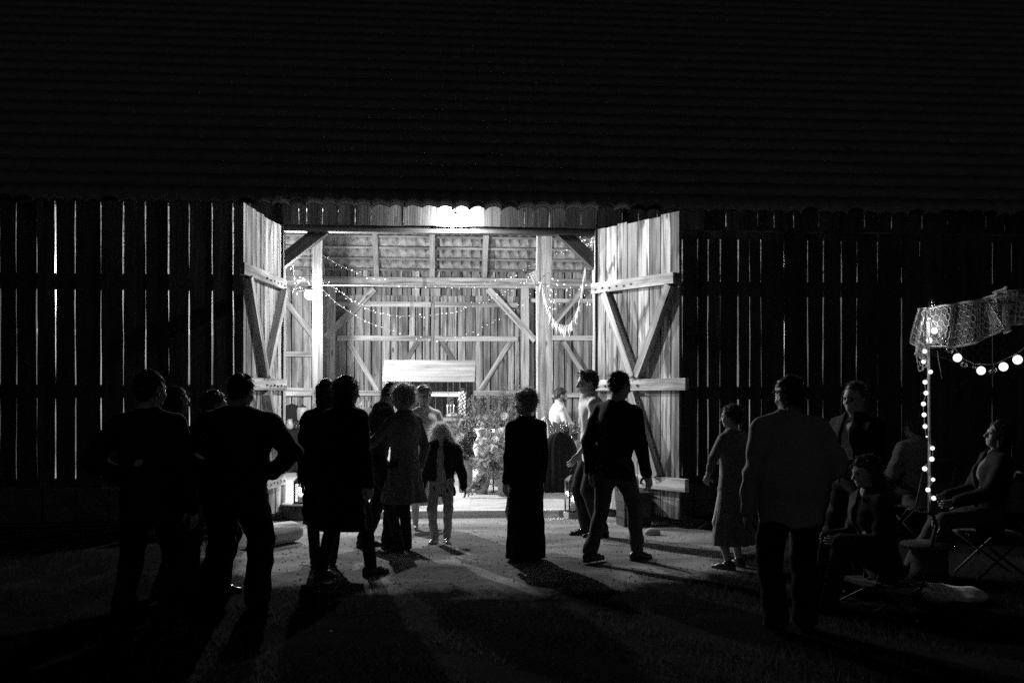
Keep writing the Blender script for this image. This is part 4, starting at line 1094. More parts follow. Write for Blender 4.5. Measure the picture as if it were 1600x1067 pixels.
lantern('lantern with a lit candle on a wooden base at the right end of the threshold', (g_[0], 12.62, .005), .155, .40, .155, .08, 4, 12)
g_ = G(466, 812, .0)
t = thing('log_stool', 'slice of tree trunk used as a stand by the left door', 'stool', (g_[0], 12.75, 0))
MB().lathe((g_[0], 12.75, 0), [(.19, .005), (.2, .05), (.19, .15), (.185, .19)], 24).build('bark', M['dark_wood'], t, True)
MB().lathe((g_[0], 12.75, .19), [(.205, 0), (.21, .01), (.205, .02)], 24).build('seat', M['board'], t, True)
lantern('black metal lantern standing on the log stool by the left door', (g_[0]+.03, 12.72, .211), .15, .27, .15, 0, 1.5, 10)
g_ = G(482, 800, .06)
lantern('taller black lantern frame on the barn floor behind the log stool', (g_[0], 13.15, .062), .22, .48, .2, 0, .8, -5)
# ---- log
a = np.array(G(402, 858)); b_ = np.array(G(466, 846)); a[2] = .125; b_[2] = .115
d = b_-a; lg = MB(); n_ = 28; m_ = 14; vs = []
u_ = d/np.linalg.norm(d); q_ = np.cross(u_, (0, 0, 1)); q_ /= np.linalg.norm(q_); w_ = np.cross(q_, u_)
for i in range(m_+1):
    t_ = i/m_; e = 1-.35*(abs(t_-.5)*2)**8
    for k in range(n_):
        th = 2*math.pi*k/n_; rr = .125*e*(1-.12*t_)*(1+.06*math.sin(3*th+2*t_)+.035*math.sin(9*th+5*t_)+.02*math.sin(17*th-9*t_))
        vs.append(a+d*t_+rr*(math.cos(th)*q_+math.sin(th)*w_))
f = [(i*n_+k, i*n_+(k+1) % n_, (i+1)*n_+(k+1) % n_, (i+1)*n_+k) for i in range(m_) for k in range(n_)]+[tuple(range(n_))[::-1], tuple(m_*n_+k for k in range(n_))]
gg = [(np.dot(v-a, u_), .15*math.atan2(np.dot(v-a, w_), np.dot(v-a, q_)), 0) for v in vs]
lg.add(vs, f, gg, .9)
tag(lg.build('log', wood('barkless_log', .12, .62, False), None, True, origin=tuple(a)), 'thick barkless log lying on the ground by the left door leaf', 'log')
# ---- stone at the foot of the right door
g_ = G(1018, 836)
st = SDF().ell((0, 0, .03), (.075, .055, .05), .02).ell((.055, .02, .02), (.05, .045, .04), .03); V, Fq = st.mesh(.012, wrinkle(4, .008))
o = tag(mesh('stone', V, Fq, plain('pale_stone', .4, .9, noise=.3), None, True), 'pale stone at the foot of the right door leaf', 'stone'); o.location = g_
# ---- bar stall with bright board
BYY = 18.6
t = thing('bar_stall', 'small timber bar stall inside the barn with a counter and dark boards added as shade', 'bar', (P(670, 600, BYY)[0], BYY, .06))
for px in (606, 722):
    x = P(px, 600, BYY)[0]; MB().board((x, BYY, .06), (x, BYY, P(px, 575 if px < 700 else 606, BYY)[2]), .09, .09, (0, 1, 0), .004, rnd=.9).build('post', M['beam'], t)
for px in (606, 740):
    x = P(px, 600, BYY)[0]; MB().board((x, BYY+.7, .06), (x, BYY+.7, 2.1), .08, .08, (0, 1, 0), .004, rnd=.7).build('post', M['beam'], t)
a = P(632, 615, BYY-.05); b_ = P(724, 616, BYY-.05)
MB().board(a, b_, .08, .09, (0, 0, 1), .01, seg=12, rnd=.9).build('crossbar', M['beam'], t)
a = P(612, 655, BYY); b_ = P(735, 655, BYY)
MB().board((a[0], BYY+.05, a[2]), (b_[0], BYY+.05, a[2]), .55, .05, (0, 0, 1), .002, rnd=.9).build('counter', M['board'], t)
cz = a[2]+.03
MB().board((a[0]+.03, BYY-.18, .07), (a[0]+.03, BYY-.18, cz-.06), .05, .05, (0, 1, 0)).build('leg', M['beam'], t)
MB().board((b_[0]-.03, BYY-.18, .07), (b_[0]-.03, BYY-.18, cz-.06), .05, .05, (0, 1, 0)).build('leg', M['beam'], t)
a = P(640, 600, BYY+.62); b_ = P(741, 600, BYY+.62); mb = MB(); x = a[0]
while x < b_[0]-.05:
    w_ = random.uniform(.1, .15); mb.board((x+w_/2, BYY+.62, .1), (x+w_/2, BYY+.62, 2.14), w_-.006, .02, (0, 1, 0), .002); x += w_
mb.build('shade_panel', M['dark_wood'], t)  # added dark boards stand in for shade below the canopy board
# bright board: five planks on a slight slope
q0, q1, q2, q3 = [np.array(P(*c_)) for c_ in ((597, 596, BYY-.42), (741.5, 597, BYY-.42), (743, 563, BYY-.20), (600.5, 563, BYY-.20))]
mb = MB(); nrm_ = np.cross(q1-q0, q3-q0); nrm_ /= np.linalg.norm(nrm_)
for i in range(4):
    a_ = q0+(q3-q0)*(i+.5)/4; c_ = q1+(q2-q1)*(i+.5)/4
    mb.board(a_, c_, np.linalg.norm(q3-q0)/4-.002, .022, tuple(nrm_), .001, rnd=.9+.03*i)
bd = mb.build('canopy_board', M['board'], t); bd['label'] = 'pale fresh plank canopy board of the bar stall'
# garland of hops/shells up the post
p0 = P(722, 648, BYY-.08); p1 = P(722, 612, BYY-.08)
mb = MB()
for i in range(46):
    u = i/45; c_ = np.array(p0)*(1-u)+np.array(p1)*u+np.array([.055*math.cos(i*2.4), -.03+.03*math.sin(i*2.4), 0]); mb.ball(c_, .022, 6, 4)
tag(mb.build('post_garland', M['tassel'], None, True, origin=p0), 'pale knobbly garland wound up the right post of the bar stall', 'garland')
def plate_food(px, lab):
    p = P(px, 655, BYY-.1); c_ = (p[0], p[1], cz+.001)
    t = thing('serving_bowl', lab, 'bowl', c_)
    MB().lathe(c_, [(.05, 0), (.11, .03), (.13, .05), (.12, .05), (.05, .012)], 18).build('bowl', M['white_metal'], t, True)
    mb = MB()
    for i in range(12): mb.ball((p[0]+rng.normal(0, .035), p[1]+rng.normal(0, .035), cz+.045+rng.random()*.03), .03, 8, 5)
    mb.build('food', plain('food', .35, .7), t, True)
plate_food(707, 'heaped pale bowl on the bar counter, right of the girl\'s head')
for i, px in enumerate((699, 704, 709)):
    p = P(px, 652, BYY+.1); t = thing('candle', ('left thin candle of the three on the bar counter', 'middle thin candle of the three on the bar counter', 'right thin candle of the three on the bar counter')[i], 'candle', (p[0], p[1], cz), 0, 'thin candles on the bar counter')
    MB().lathe((p[0], p[1], cz), [(.009, 0), (.009, .20), (.004, .205)], 8).build('wax_stick', M['wax'], t, True)
    MB().lathe((p[0], p[1], cz+.205), [(.001, 0), (.008, .012), (.001, .04)], 6).build('flame', M['bulb_small'], t, True)
# ---- dry grass in a vase between the women and the couple
def stems(mb, base, n, L, spread, w=.004, lean=(0, 0), seed=0):
    g = np.random.default_rng(seed)
    for i in range(n):
        a = g.uniform(0, 6.28); s = g.random()**.5*spread; l = L*g.uniform(.6, 1.0); e = np.array(base)+np.array([s*math.cos(a)+lean[0], s*math.sin(a)*.7+lean[1], l])
        m_ = (np.array(base)+e)/2+np.array([-.2*(e[0]-base[0]), 0, .04]); mb.tube([base, m_, e, e+np.array([.12*(e[0]-base[0])+g.normal(0, .03), 0, -.06*g.random()])], [w*.6, w*.5, w*.5, w*.2], 4, False)
def leaves(mb, c, rad, n, L, seed, dirz=.2, wid=.35, drop=0):
    g = np.random.default_rng(seed); c = np.array(c, float); rad = np.array(rad)
    p = g.normal(0, 1, (n, 3)); p /= np.linalg.norm(p, axis=1)[:, None]; p0 = p
    lump = 1+.25*np.sin(p[:, 0]*5+seed)*np.sin(p[:, 2]*4+seed*2)+.12*np.sin(p[:, 0]*11+p[:, 2]*9)
    p = c+p*rad*(g.random((n, 1))**.45)*lump[:, None]
    d = p0+g.normal(0, .7, (n, 3)); d[:, 2] += dirz; d /= np.linalg.norm(d, axis=1)[:, None]
    s = np.cross(d, g.normal(0, 1, (n, 3))); s /= np.linalg.norm(s, axis=1)[:, None]; Ls = L*g.uniform(.5, 1.3, (n, 1)); nn = np.cross(d, s)
    v = np.stack([p, p+d*Ls*.45+s*Ls*wid*.5+nn*Ls*.06, p+d*Ls, p+d*Ls*.45-s*Ls*wid*.5+nn*Ls*.06], 1).reshape(-1, 3)
    mb.add(v, [(4*i, 4*i+1, 4*i+2, 4*i+3) for i in range(n)])
def flower(mb, c, r, seed, npet=14, up=None):
    g = np.random.default_rng(seed); c = np.array(c, float); up = np.array(up if up is not None else (g.normal(0, .5), -1, g.normal(.3, .4))); up = up/np.linalg.norm(up)
    a = np.cross(up, (0, 0, 1.)); a /= np.linalg.norm(a); b_ = np.cross(up, a)
    for ring in range(3):
        k = npet-3*ring; rr = r*(1-.3*ring)
        for i in range(k):
            th = 6.283*i/k+ring*.3; dr = a*math.cos(th)+b_*math.sin(th); sd = -a*math.sin(th)+b_*math.cos(th); lift = up*(.25+.35*ring)*rr
            mb.add([c, c+dr*rr*.55+sd*rr*.22+lift*.6, c+dr*rr+lift, c+dr*rr*.55-sd*rr*.22+lift*.6], [(0, 1, 2, 3)])
    mb.ball(c+up*r*.15, r*.22, 6, 4)
vb = P(556, 728, 14.3); vb = (vb[0], 14.3, .062)
t = thing('vase', 'tall pale vase behind the woman in the black coat', 'vase', vb)
MB().lathe(vb, [(.07, 0), (.10, .1), (.09, .35), (.06, .5), (.075, .6), (.065, .6), (.05, .5)], 18).build('vase_body', plain('vase_glaze', .5, .3), t, True)
mb = MB(); stems(mb, (vb[0], vb[1], .62), 90, .95, .42, .006, (.06, 0), 3); leaves(mb, (vb[0]+.05, vb[1], 1.2), (.26, .2, .34), 260, .10, 5, .5, .14)
tag(mb.build('dry_grasses', M['leaf_pale'], None, origin=(vb[0], vb[1], .62)), 'dry curly grasses in the tall vase behind the woman in the black coat', 'dried plants')
p = P(562.5, 690, 14.0)
t = thing('pillar_candle', 'tall slim white candle on a dark stand between the women and the couple', 'candle', (p[0], p[1], .06))
MB().lathe((p[0], p[1], .06), [(.08, 0), (.08, .015), (.012, .03), (.012, .72), (.04, .76), (.04, .78)], 14).build('stand', M['iron'], t, True)
MB().lathe((p[0], p[1], .84), [(.022, 0), (.022, .22), (.008, .225)], 12).build('wax_stick', M['wax'], t, True)
# ---- big flower arrangements
def bouquet(label, pot_label, px, py, Y, rx, rz, pot, seed, n=1500, nf=16, spikes=0):
    c = P(px, py, Y); x, y = c[0], Y
    if pot:
        pr_, ph_ = pot; z0 = .062
        tt = thing('flower_bucket', pot_label, 'bucket', (x+pot_off(seed), y, z0))
        MB().lathe((x+pot_off(seed), y, z0), [(pr_*.75, 0), (pr_, ph_), (pr_*1.04, ph_+.01), (pr_*.96, ph_), (pr_*.7, .03)], 22).build('bucket', M['pot'], tt, True)
        MB().tube([(x+pot_off(seed)+pr_*math.cos(a), y, z0+ph_*.95-.12*abs(math.sin(a))) for a in np.linspace(0, math.pi, 12)], .006, 5).build('handle', M['iron'], tt, True)
    t = thing('flower_arrangement', label, 'flowers', (x, y, .3))
    mb = MB(); leaves(mb, c, (rx, rx*.7, rz), n, .085, seed); leaves(mb, c, (rx*1.15, rx*.8, rz*1.15), n//4, .12, seed+50, .4, .22)
    stems(mb, (x, y, .3), 40, c[2]-.3+rz*.6, rx*.8, .005, (0, 0), seed); mb.build('foliage', M['leaf'], t)
    g = np.random.default_rng(seed+1); fb = MB(); fm = MB()
    for i in range(nf):
        a = g.uniform(0, 6.28); s = g.random()**.5
        q = (c[0]+rx*.95*s*math.cos(a), Y-rx*.65*math.sqrt(max(0, 1-s*s))-.02, c[2]+rz*.95*s*math.sin(a))
        flower(fb if i % 2 == 0 else fm, q, g.uniform(.05, .09), seed*31+i)
    fb.build('blossoms', M['petal'], t); fm.build('blossoms', M['petal_mid'], t)
    if spikes:
        sp = MB()
        for i in range(spikes):
            xx = x+g.uniform(-rx, rx)*.9; b0 = np.array([xx, Y, c[2]+rz*.5]); l = g.uniform(.3, .62); e = b0+np.array([(xx-x)*.5, 0, l])
            sp.tube([b0, e], [.004, .002], 4, False); leaves(sp, (b0*.35+e*.65), (.022, .022, l*.38), 60, .035, seed+i*3, .8, .4)
        sp.build('flower_spikes', M['leaf_pale'], t)
    return t
pot_off = lambda s: {61: .0, 62: .12, 63: 0}.get(s, 0)
bouquet('dark leafy flower arrangement left of the lit white vase, with tall flower spikes', 'tapering zinc bucket under the left flower arrangement', 727, 690, 15.6, .27, .38, (.13, .50), 61, 1700, 14, 10)
bouquet('largest flower arrangement, round and dark, beside the woman in the long black dress', 'wide zinc bucket under the largest flower arrangement', 779, 712, 15.0, .33, .35, (.16, .34), 62, 2000, 30)
bouquet('tall wispy flower arrangement at the back, behind the woman in the long black dress', 'plain bucket of the tall wispy arrangement at the back', 783, 668, 16.6, .36, .30, (.15, .7), 63, 700, 16, 14)
bouquet('light flowering arrangement at the back, above the lit white vase', 'narrow bucket of the light arrangement at the back', 757, 668, 16.9, .26, .20, (.12, .7), 64, 420, 40, 8)
# trailing vines
mb = MB(); g = np.random.default_rng(5)
for i in range(9):
    s = np.array(P(770+g.normal(0, 8), 738, 14.8)); e = np.array(P(742+g.normal(0, 9), 768+g.normal(0, 5), 14.65)); m_ = (s+e)/2+np.array([g.normal(0, .05), -.05, .06])
    pth = sag([s, m_, e], 14); mb.tube(pth, .003, 4, False)
    for q in pth[2:]: leaves(mb, q, (.03, .03, .03), 5, .05, int(g.integers(1e6)), 0, .7)
tag(mb.build('trailing_vine', M['leaf'], None, origin=P(770, 738, 14.8)), 'leafy vines trailing down the front of the largest flower arrangement', 'vine')
# lit white vase/cloth figure between them
p = P(752, 740, 15.3); zb = .062
t = thing('pedestal', 'small pale bucket-shaped pedestal under the lit white vase', 'pedestal', (p[0], p[1], zb))
MB().lathe((p[0], p[1], zb), [(.09, 0), (.13, .16), (.135, .38), (.12, .38)], 20).build('drum', M['pot'], t, True)
t = thing('white_vase', 'bright white shapely vase lit between the flower arrangements', 'vase', (p[0], p[1], .44))
MB().lathe((p[0]+.0, p[1], .44), [(.05, 0), (.05, .10), (.10, .22), (.13, .32), (.10, .42), (.055, .50), (.09, .60), (.10, .62), (.085, .61), (.045, .5)], 22).build('vase_body', M['white_cloth'], t, True)
p2 = P(771, 678, 15.5)
t = thing('glass_candle_holder', 'glowing tea light in a clear glass among the flowers', 'candle', (p2[0], p2[1], p2[2]))
MB().lathe(p2, [(.03, 0), (.04, .01), (.045, .10), (.042, .10), (.036, .012)], 14).build('glass_cup', M['glass'], t, True)
MB().lathe((p2[0], p2[1], p2[2]+.012), [(.03, 0), (.03, .03)], 12).build('tea_light', M['wax'], t, True)
MB().lathe((p2[0], p2[1], p2[2]+.042), [(.002, 0), (.009, .012), (.001, .035)], 8).build('flame', M['candle'], t, True)
MB().lathe((p2[0], p2[1], .062), [(.05, 0), (.012, .02), (.012, p2[2]-.09), (.05, p2[2]-.064)], 12).build('stand', M['iron'], t, True)
ld = bpy.data.lights.new('flame_light', 'POINT'); ld.energy = 3; ld.shadow_soft_size = .02
lo = bpy.data.objects.new('flame_light', ld); COL.objects.link(lo); lo.parent = t; lo.location = (0, -.06, .09)
# ---- right: white clothed table, glasses, bottles, chairs
a = P(853, 690, 16.0); b_ = P(945, 690, 16.0); wz = .83
table('table under a white cloth on the right inside the barn', a[0], b_[0], 15.95, 16.32, wz)
tag(drape((a[0]-.03, 15.92), (b_[0]+.03, 16.35), wz+.004, .14, M['white_cloth'], None, fold=.02), 'white cloth hanging over the right table', 'tablecloth')
for i in range(12):
    p = P(862+i*5.3, 690, 16.0+.3*(i % 3)/2)
    lathe_thing('wine_glass', 'stemmed wine glass on the white-clothed table', 'glass', (p[0], p[1], wz+.012), [(q*1.2, w*1.25) for q, w in WG], M['glass'], 'wine glasses on the white-clothed table', 12)
for i, px in enumerate((881, 886, 899)):
    p = P(px, 690, 16.1+.06*i)
    lathe_thing('bottle', ('leftmost of the two dark bottles standing close together among the wine glasses', 'right one of the two dark bottles standing close together among the wine glasses', 'dark bottle standing alone at the right among the wine glasses')[i], 'bottle', (p[0], p[1], wz+.012), BT_, dgl, 'dark bottles on the white-clothed table', 12)
for i, px in enumerate((868, 893)):
    p = P(px, 690, 15.98)
    t = thing('glass_candle_holder', ('squat glass with a burning tea light on the white cloth, near the seated man', 'squat glass with a burning tea light on the white cloth, beside the bottles')[i], 'candle', (p[0], p[1], wz+.012))
    MB().lathe((p[0], p[1], wz+.012), [(.03, 0), (.04, .01), (.04, .07), (.037, .07), (.034, .012)], 12).build('glass_cup', M['glass'], t, True)
    MB().lathe((p[0], p[1], wz+.025), [(.03, 0), (.03, .02)], 12).build('tea_light', M['wax'], t, True)
    MB().lathe((p[0], p[1], wz+.046), [(.002, 0), (.008, .01), (.001, .03)], 8).build('flame', M['candle'], t, True)
def draped_chair(label, px, Y, wd, zt, mat, arch=True, yb_=0, zs=.47, name='draped_chair'):
    c = P(px, 700, Y); t = thing(name, label, 'chair', (c[0], Y, .06)); H_ = zt-.06; nx_ = 36; nz = 20; vs = []
    g = np.random.default_rng(int(px)); sides = []
    for side_y in (-.06, .06):
        for j in range(nz+1):
            v_ = j/nz; z = .07+H_*v_
            half = wd/2*(1.0-.06*v_) if not arch else wd/2*math.sqrt(max(.0005, 1-max(0, (v_-.62)/.38)**2.2))*(1.03-.05*v_)
            for i in range(nx_+1):
                u = i/nx_*2-1; x = u*half; f_ = .012*(1-v_*.8)*math.sin(u*17+side_y*20)+.006*math.sin(u*41)*(1-v_)
                vs.append((c[0]+x, Y+side_y*(1-abs(u)**4)+f_-(.05*(1-v_) if side_y < 0 else -.3*max(0, 1-v_*2.2)), z))
    n1 = (nx_+1); f = []
    for s in (0, 1):
        o = s*(nz+1)*n1
        for j in range(nz):
            for i in range(nx_): 
                q = (o+j*n1+i, o+j*n1+i+1, o+(j+1)*n1+i+1, o+(j+1)*n1+i); f.append(q if s == 0 else q[::-1])
    o = (nz+1)*n1
    for j in range(nz):
        f.append((j*n1, (j+1)*n1, o+(j+1)*n1, o+j*n1)); f.append((j*n1+nx_, o+j*n1+nx_, o+(j+1)*n1+nx_, (j+1)*n1+nx_))
    for i in range(nx_): f.append((nz*n1+i, nz*n1+i+1, o+nz*n1+i+1, o+nz*n1+i))
    mesh('chair_cover', vs, f, mat, t, True)
    for sx in (-1, 1):
        MB().board((c[0]+sx*wd*.42, Y+.02, .06), (c[0]+sx*wd*.42, Y+.02, .4), .035, .035, (0, 1, 0)).build('leg', M['iron'], t)
    return t
draped_chair('round-backed chair under a black cloth in front of the white table', 875, 15.5, .54, P(876, 675, 15.5)[2], M['black_cloth'])
draped_chair('white covered chair behind the woman in the long black dress', 851, 16.35, .34, P(852, 652, 16.35)[2], M['white_cloth'], True)
bx = P(868, 700, 16.55)
t = thing('chair', 'plain chair under the seated bearded man', 'chair', (bx[0], bx[1], .06))
MB().board((bx[0]-.2, bx[1], .705), (bx[0]+.2, bx[1], .705), .4, .05, (0, 0, 1)).build('seat', M['beam'], t)
for sx in (-.17, .17):
    for sy in (-.17, .17): MB().board((bx[0]+sx, bx[1]+sy, .06), (bx[0]+sx, bx[1]+sy, .68), .035, .035, (0, 1, 0)).build('leg', M['beam'], t)
# dark crate at the foot of the right door with pale jars on it
kx = P(990, 800, 11.85)[0]
t = thing('crate', 'dark wooden crate standing at the foot of the right door leaf', 'crate', (kx, 11.85, 0), R(8)); kw_ = dict(local=True)
for sy, r0 in ((-.14, 0), (.14, 0)):
    mb = MB()
    for i in range(4): mb.board((-.17, sy, .05+.096*i), (.17, sy, .05+.096*i), .088, .016, (0, 1, 0), .001)
    mb.build('side_panel', M['dark_beam'], t, local=True)
for sx in (-.162, .162):
    mb = MB()
    for i in range(4): mb.board((sx, -.13, .05+.096*i), (sx, .13, .05+.096*i), .088, .016, (1, 0, 0), .001)
    mb.build('side_panel', M['dark_beam'], t, local=True)
mb = MB()
for i in range(3): mb.board((-.18, -.1+.1*i, .397), (.18, -.1+.1*i, .397), .094, .018, (0, 0, 1), .001)
mb.build('lid', M['dark_beam'], t, local=True)
for i, (px, h_, r_) in enumerate(((995, .20, .028), (984, .10, .02))):
    p = P(px, 758, 11.85)
    lathe_thing('candle_jar', ('taller pale candle jar standing on the dark crate by the right door', 'smaller pale candle jar beside the taller one on the dark crate')[i], 'candle',
        (p[0], p[1], .407), [(r_, 0), (r_, h_*.7), (r_*.5, h_*.85), (r_*.5, h_)], M['white_metal'], None, 12)

# ================================================================== LACE CANOPY
CB = G(1452, 858); cx0, cy0 = CB[0], CB[1]
def CP(px, py, dy=0): return np.array(P(px, py, cy0+dy))
t = thing('canopy_frame', 'thin pale metal canopy pole and top bars holding the lace net', 'canopy', (cx0, cy0, 0))
top = CP(1450, 482)
MB().tube([(cx0, cy0, 0), (cx0, cy0, 1.2), (top[0], cy0, top[2])], .014, 8).build('pole', M['white_metal'], t, True)
e1 = CP(1640, 452, .4); MB().tube([top, e1], .012, 8).build('top_bar', M['white_metal'], t, True)
e2 = CP(1475, 520, 1.5); MB().tube([top, e2], .012, 8).build('top_bar', M['white_metal'], t, True)
MB().lathe((cx0, cy0, 0), [(.16, 0), (.16, .02), (.03, .04), (.02, .1)], 20).build('base', M['iron'], t, True)
e3 = CP(1660, 452, .4); MB().tube([(e3[0], e3[1], 0), e3], .014, 8).build('pole', M['white_metal'], t, True)
MB().tube([e1, e3], .012, 8).build('top_bar', M['white_metal'], t, True)
# lace: hexagonal net on parametric sheets
def lace(sheet_fn, nu, nv, wu, name_parent, w=.006):
    mb = MB(); s3 = math.sqrt(3); segs = set(); P_ = {}
    def key(a, b): return (round(a, 3), round(b, 3))
    def pnt(a, b): return np.array(sheet_fn(min(max(a/nu, 0), 1), min(max(b/nv, 0), 1)))
    for r_ in range(int(nv/1.5)+1):
        for c_ in range(int(nu/s3)+1):
            cx_ = (c_+.5*(r_ % 2))*s3; cy_ = r_*1.5
            vs_ = [(cx_+math.sin(k*math.pi/3), cy_+math.cos(k*math.pi/3)) for k in range(6)]
            for k in range(6):
                a, b = vs_[k], vs_[(k+1) % 6]
                if min(a[0], b[0]) < -.1 or max(a[0], b[0]) > nu+.1 or min(a[1], b[1]) < -.1 or max(a[1], b[1]) > nv+.1: continue
                kk = tuple(sorted((key(*a), key(*b))))
                if kk in segs: continue
                segs.add(kk); A = pnt(*a); B = pnt(*b); 
                if np.linalg.norm(A-B) < 1e-4: continue
                jj = rng.uniform(.7, 1.5); mb.tube([A, B], w*.5*jj, 3, False)
    for q in ([(u, 0) for u in np.linspace(0, 1, 50)], [(u, 1) for u in np.linspace(0, 1, 50)], [(0, v) for v in np.linspace(0, 1, 20)], [(1, v) for v in np.linspace(0, 1, 20)]):
        mb.tube([np.array(sheet_fn(*a)) for a in q], w*1.1, 4)
    return mb
def bil(c00, c10, c11, c01, sagv=0, fold=0, nf=5, dy=.04):
    def f(u, v):
        p = (c00*(1-u)*(1-v)+c10*u*(1-v)+c11*u*v+c01*(1-u)*v)
        p = p+np.array([0, dy*math.sin(u*nf*3.1+v*2), -sagv*math.sin(math.pi*u)*v]); p = p+np.array([fold*math.sin(u*nf*2+1)*v, 0, 0]); return p
    return f
lt = thing('lace_net', 'cream lace net with honeycomb holes draped over the canopy frame', 'net', top)
l1 = lace(bil(CP(1450, 481), CP(1541, 467, .1), CP(1566, 515, -.06), CP(1452, 541, -.06), .07), 25, 10.5, 0, lt, .0105); l1.build('front_panel', M['lace'], lt)
l2 = lace(bil(CP(1436, 482, -.02), CP(1448, 482, -.02), CP(1446, 566, -.05), CP(1423, 535, -.04), 0, .02, 3, .05), 5, 12, 0, lt, .007); l2.build('hanging_corner', M['lace'], lt)
l2 = lace(bil(CP(1431, 535, -.03), CP(1446, 540, -.03), CP(1447, 572, -.05), CP(1438, 580, -.04), 0, .0, 3, .03), 6, 8, 0, lt, .005); l2.build('hanging_corner', M['lace'], lt)
l3 = lace(bil(CP(1541, 467, .1), CP(1569, 449, .1), CP(1573, 520, 0), CP(1551, 505, 0), 0, .05, 4, .08), 8, 10.5, 0, lt, .009); l3.build('gathered_panel', M['lace'], lt)
l4 = lace(bil(CP(1569, 449, .12), CP(1600, 462, .2), CP(1604, 506, .1), CP(1574, 508, 0), 0, .02, 3, .05), 8, 9, 0, lt, .007); l4.build('gathered_panel', M['lace'], lt)
l4 = lace(bil(CP(1572, 452, .3), CP(1660, 452, .4), CP(1660, 480, .3), CP(1590, 470, .3), .02, .0, 3, .05), 20, 6, 0, lt, .003); l4.build('gathered_panel', M['lace'], lt)
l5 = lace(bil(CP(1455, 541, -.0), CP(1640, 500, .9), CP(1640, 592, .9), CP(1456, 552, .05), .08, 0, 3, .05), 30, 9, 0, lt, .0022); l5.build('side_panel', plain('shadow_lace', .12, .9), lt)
tulle, n, b = nodes('tulle'); b.inputs['Base Color'].default_value = (.55, .55, .55, 1); tr = N(n, 'ShaderNodeBsdfTransparent'); mx = N(n, 'ShaderNodeMixShader'); mx.inputs[0].default_value = .36
n.links.new(tr.outputs[0], mx.inputs[1]); n.links.new(b.outputs[0], mx.inputs[2]); n.links.new(mx.outputs[0], n.nodes['Material Output'].inputs[0])
def tul(fn):
    v = [fn(i/24, j/10) for j in range(11) for i in range(25)]
    mesh('tulle_layer', v, [(j*25+i, j*25+i+1, j*25+i+26, j*25+i+25) for j in range(10) for i in range(24)], tulle, lt, True)
tul(bil(CP(1450, 481, .01), CP(1541, 467, .11), CP(1566, 515, -.05), CP(1452, 541, -.05), .07))
tul(bil(CP(1436, 482, -.01), CP(1448, 482, -.01), CP(1446, 566, -.04), CP(1423, 535, -.03), 0, .02, 3, .05))
tul(bil(CP(1541, 467, .11), CP(1569, 449, .11), CP(1573, 520, 0.01), CP(1551, 505, 0.01), 0, .05, 4, .08))
tul(bil(CP(1569, 449, .13), CP(1600, 462, .21), CP(1604, 506, .11), CP(1574, 508, 0.01), 0, .02, 3, .05))
# globe lights
t = thing('globe_lights', 'string of round globe bulbs spiralling up the canopy pole and swagging right below the lace', 'string lights', (cx0, cy0, 0))
lit = [(1460, 517, 6), (1452, 532, 5.5), (1445, 549, 4.3), (1443, 565, 4), (1454, 581, 4), (1445.5, 597, 4.2), (1447, 614, 4.2), (1443, 631, 4.2), (1444, 648, 4.2), (1445.5, 666, 4.2), (1448, 682, 1.7), (1457, 700, 4), (1456, 717, 4.6), (1445, 732, 4.6), (1458, 749, 3.6), (1450, 765, 4.4), (1459, 778, 4.4)]
swag = [(1456, 475, 5.2, 0), (1451.5, 498, 4.2, 0), (1473, 532, 6.2, 0), (1484, 546, 6.2, 0), (1496, 559, 6.6, 1), (1506, 570, 5.8, 0), (1522, 574, 2.6, 0), (1533, 579, 6.7, 1), (1551, 579, 6.2, 0), (1568, 573, 7, 1), (1590, 562, 7.4, 1), (1612, 545, 7, 1)]
pts_ = []
sc_ = math.hypot(cx0, cy0)/F
for i, (x, y, r_) in enumerate(lit):
    c_ = CP(x, y, -.05); pts_.append(c_)
    MB().ball(c_, r_*sc_*.76, 14, 9).build('bulb', M['bulb_globe'], t, True)
MB().tube(sag(pts_, 120), .0035, 5).build('wire', M['cable'], t, True)
sp_ = []
for i, (x, y, r_, on) in enumerate(swag):
    c_ = CP(x, y, -.08+.01*i); sp_.append(c_+np.array([0, 0, r_*sc_+.02]))
    b_ = MB().ball(c_, r_*sc_*.92, 16, 10).build('bulb', M['bulb_globe'] if on else M['glass'], t, True)
    if not on: b_['label'] = 'unlit clear glass globe bulb'
    MB().lathe(c_+np.array([0, 0, r_*sc_*.93]), [(.008, 0), (.009, .02), (.003, .028)], 8).build('socket', M['iron'], b_, True)
sp_ = sp_[1:]
MB().tube(sag([CP(1456, 500, -.05)]+sp_[1:], 90), .003, 5).build('wire', M['cable'], t, True)
for (x, y, w_) in ((1460, 500, 2.4), (1453, 570, .12), (1452, 740, .05), (1530, 560, .12)):
    ld = bpy.data.lights.new('globe_light', 'POINT'); ld.energy = w_; ld.shadow_soft_size = .04
    lo = bpy.data.objects.new('globe_light', ld); COL.objects.link(lo); lo.parent = t; lo.location = CP(x, y, -.16)-ORG[t.name]
# hanging twig
tag(MB().tube([CP(1465, 548, -.05), CP(1466, 560, -.05), CP(1472, 592, -.05)], .004, 5).build('ribbon', M['lace'], None, True, origin=CP(1465, 548, -.05)), 'thin pale ribbon hanging from the lace below its edge', 'ribbon')
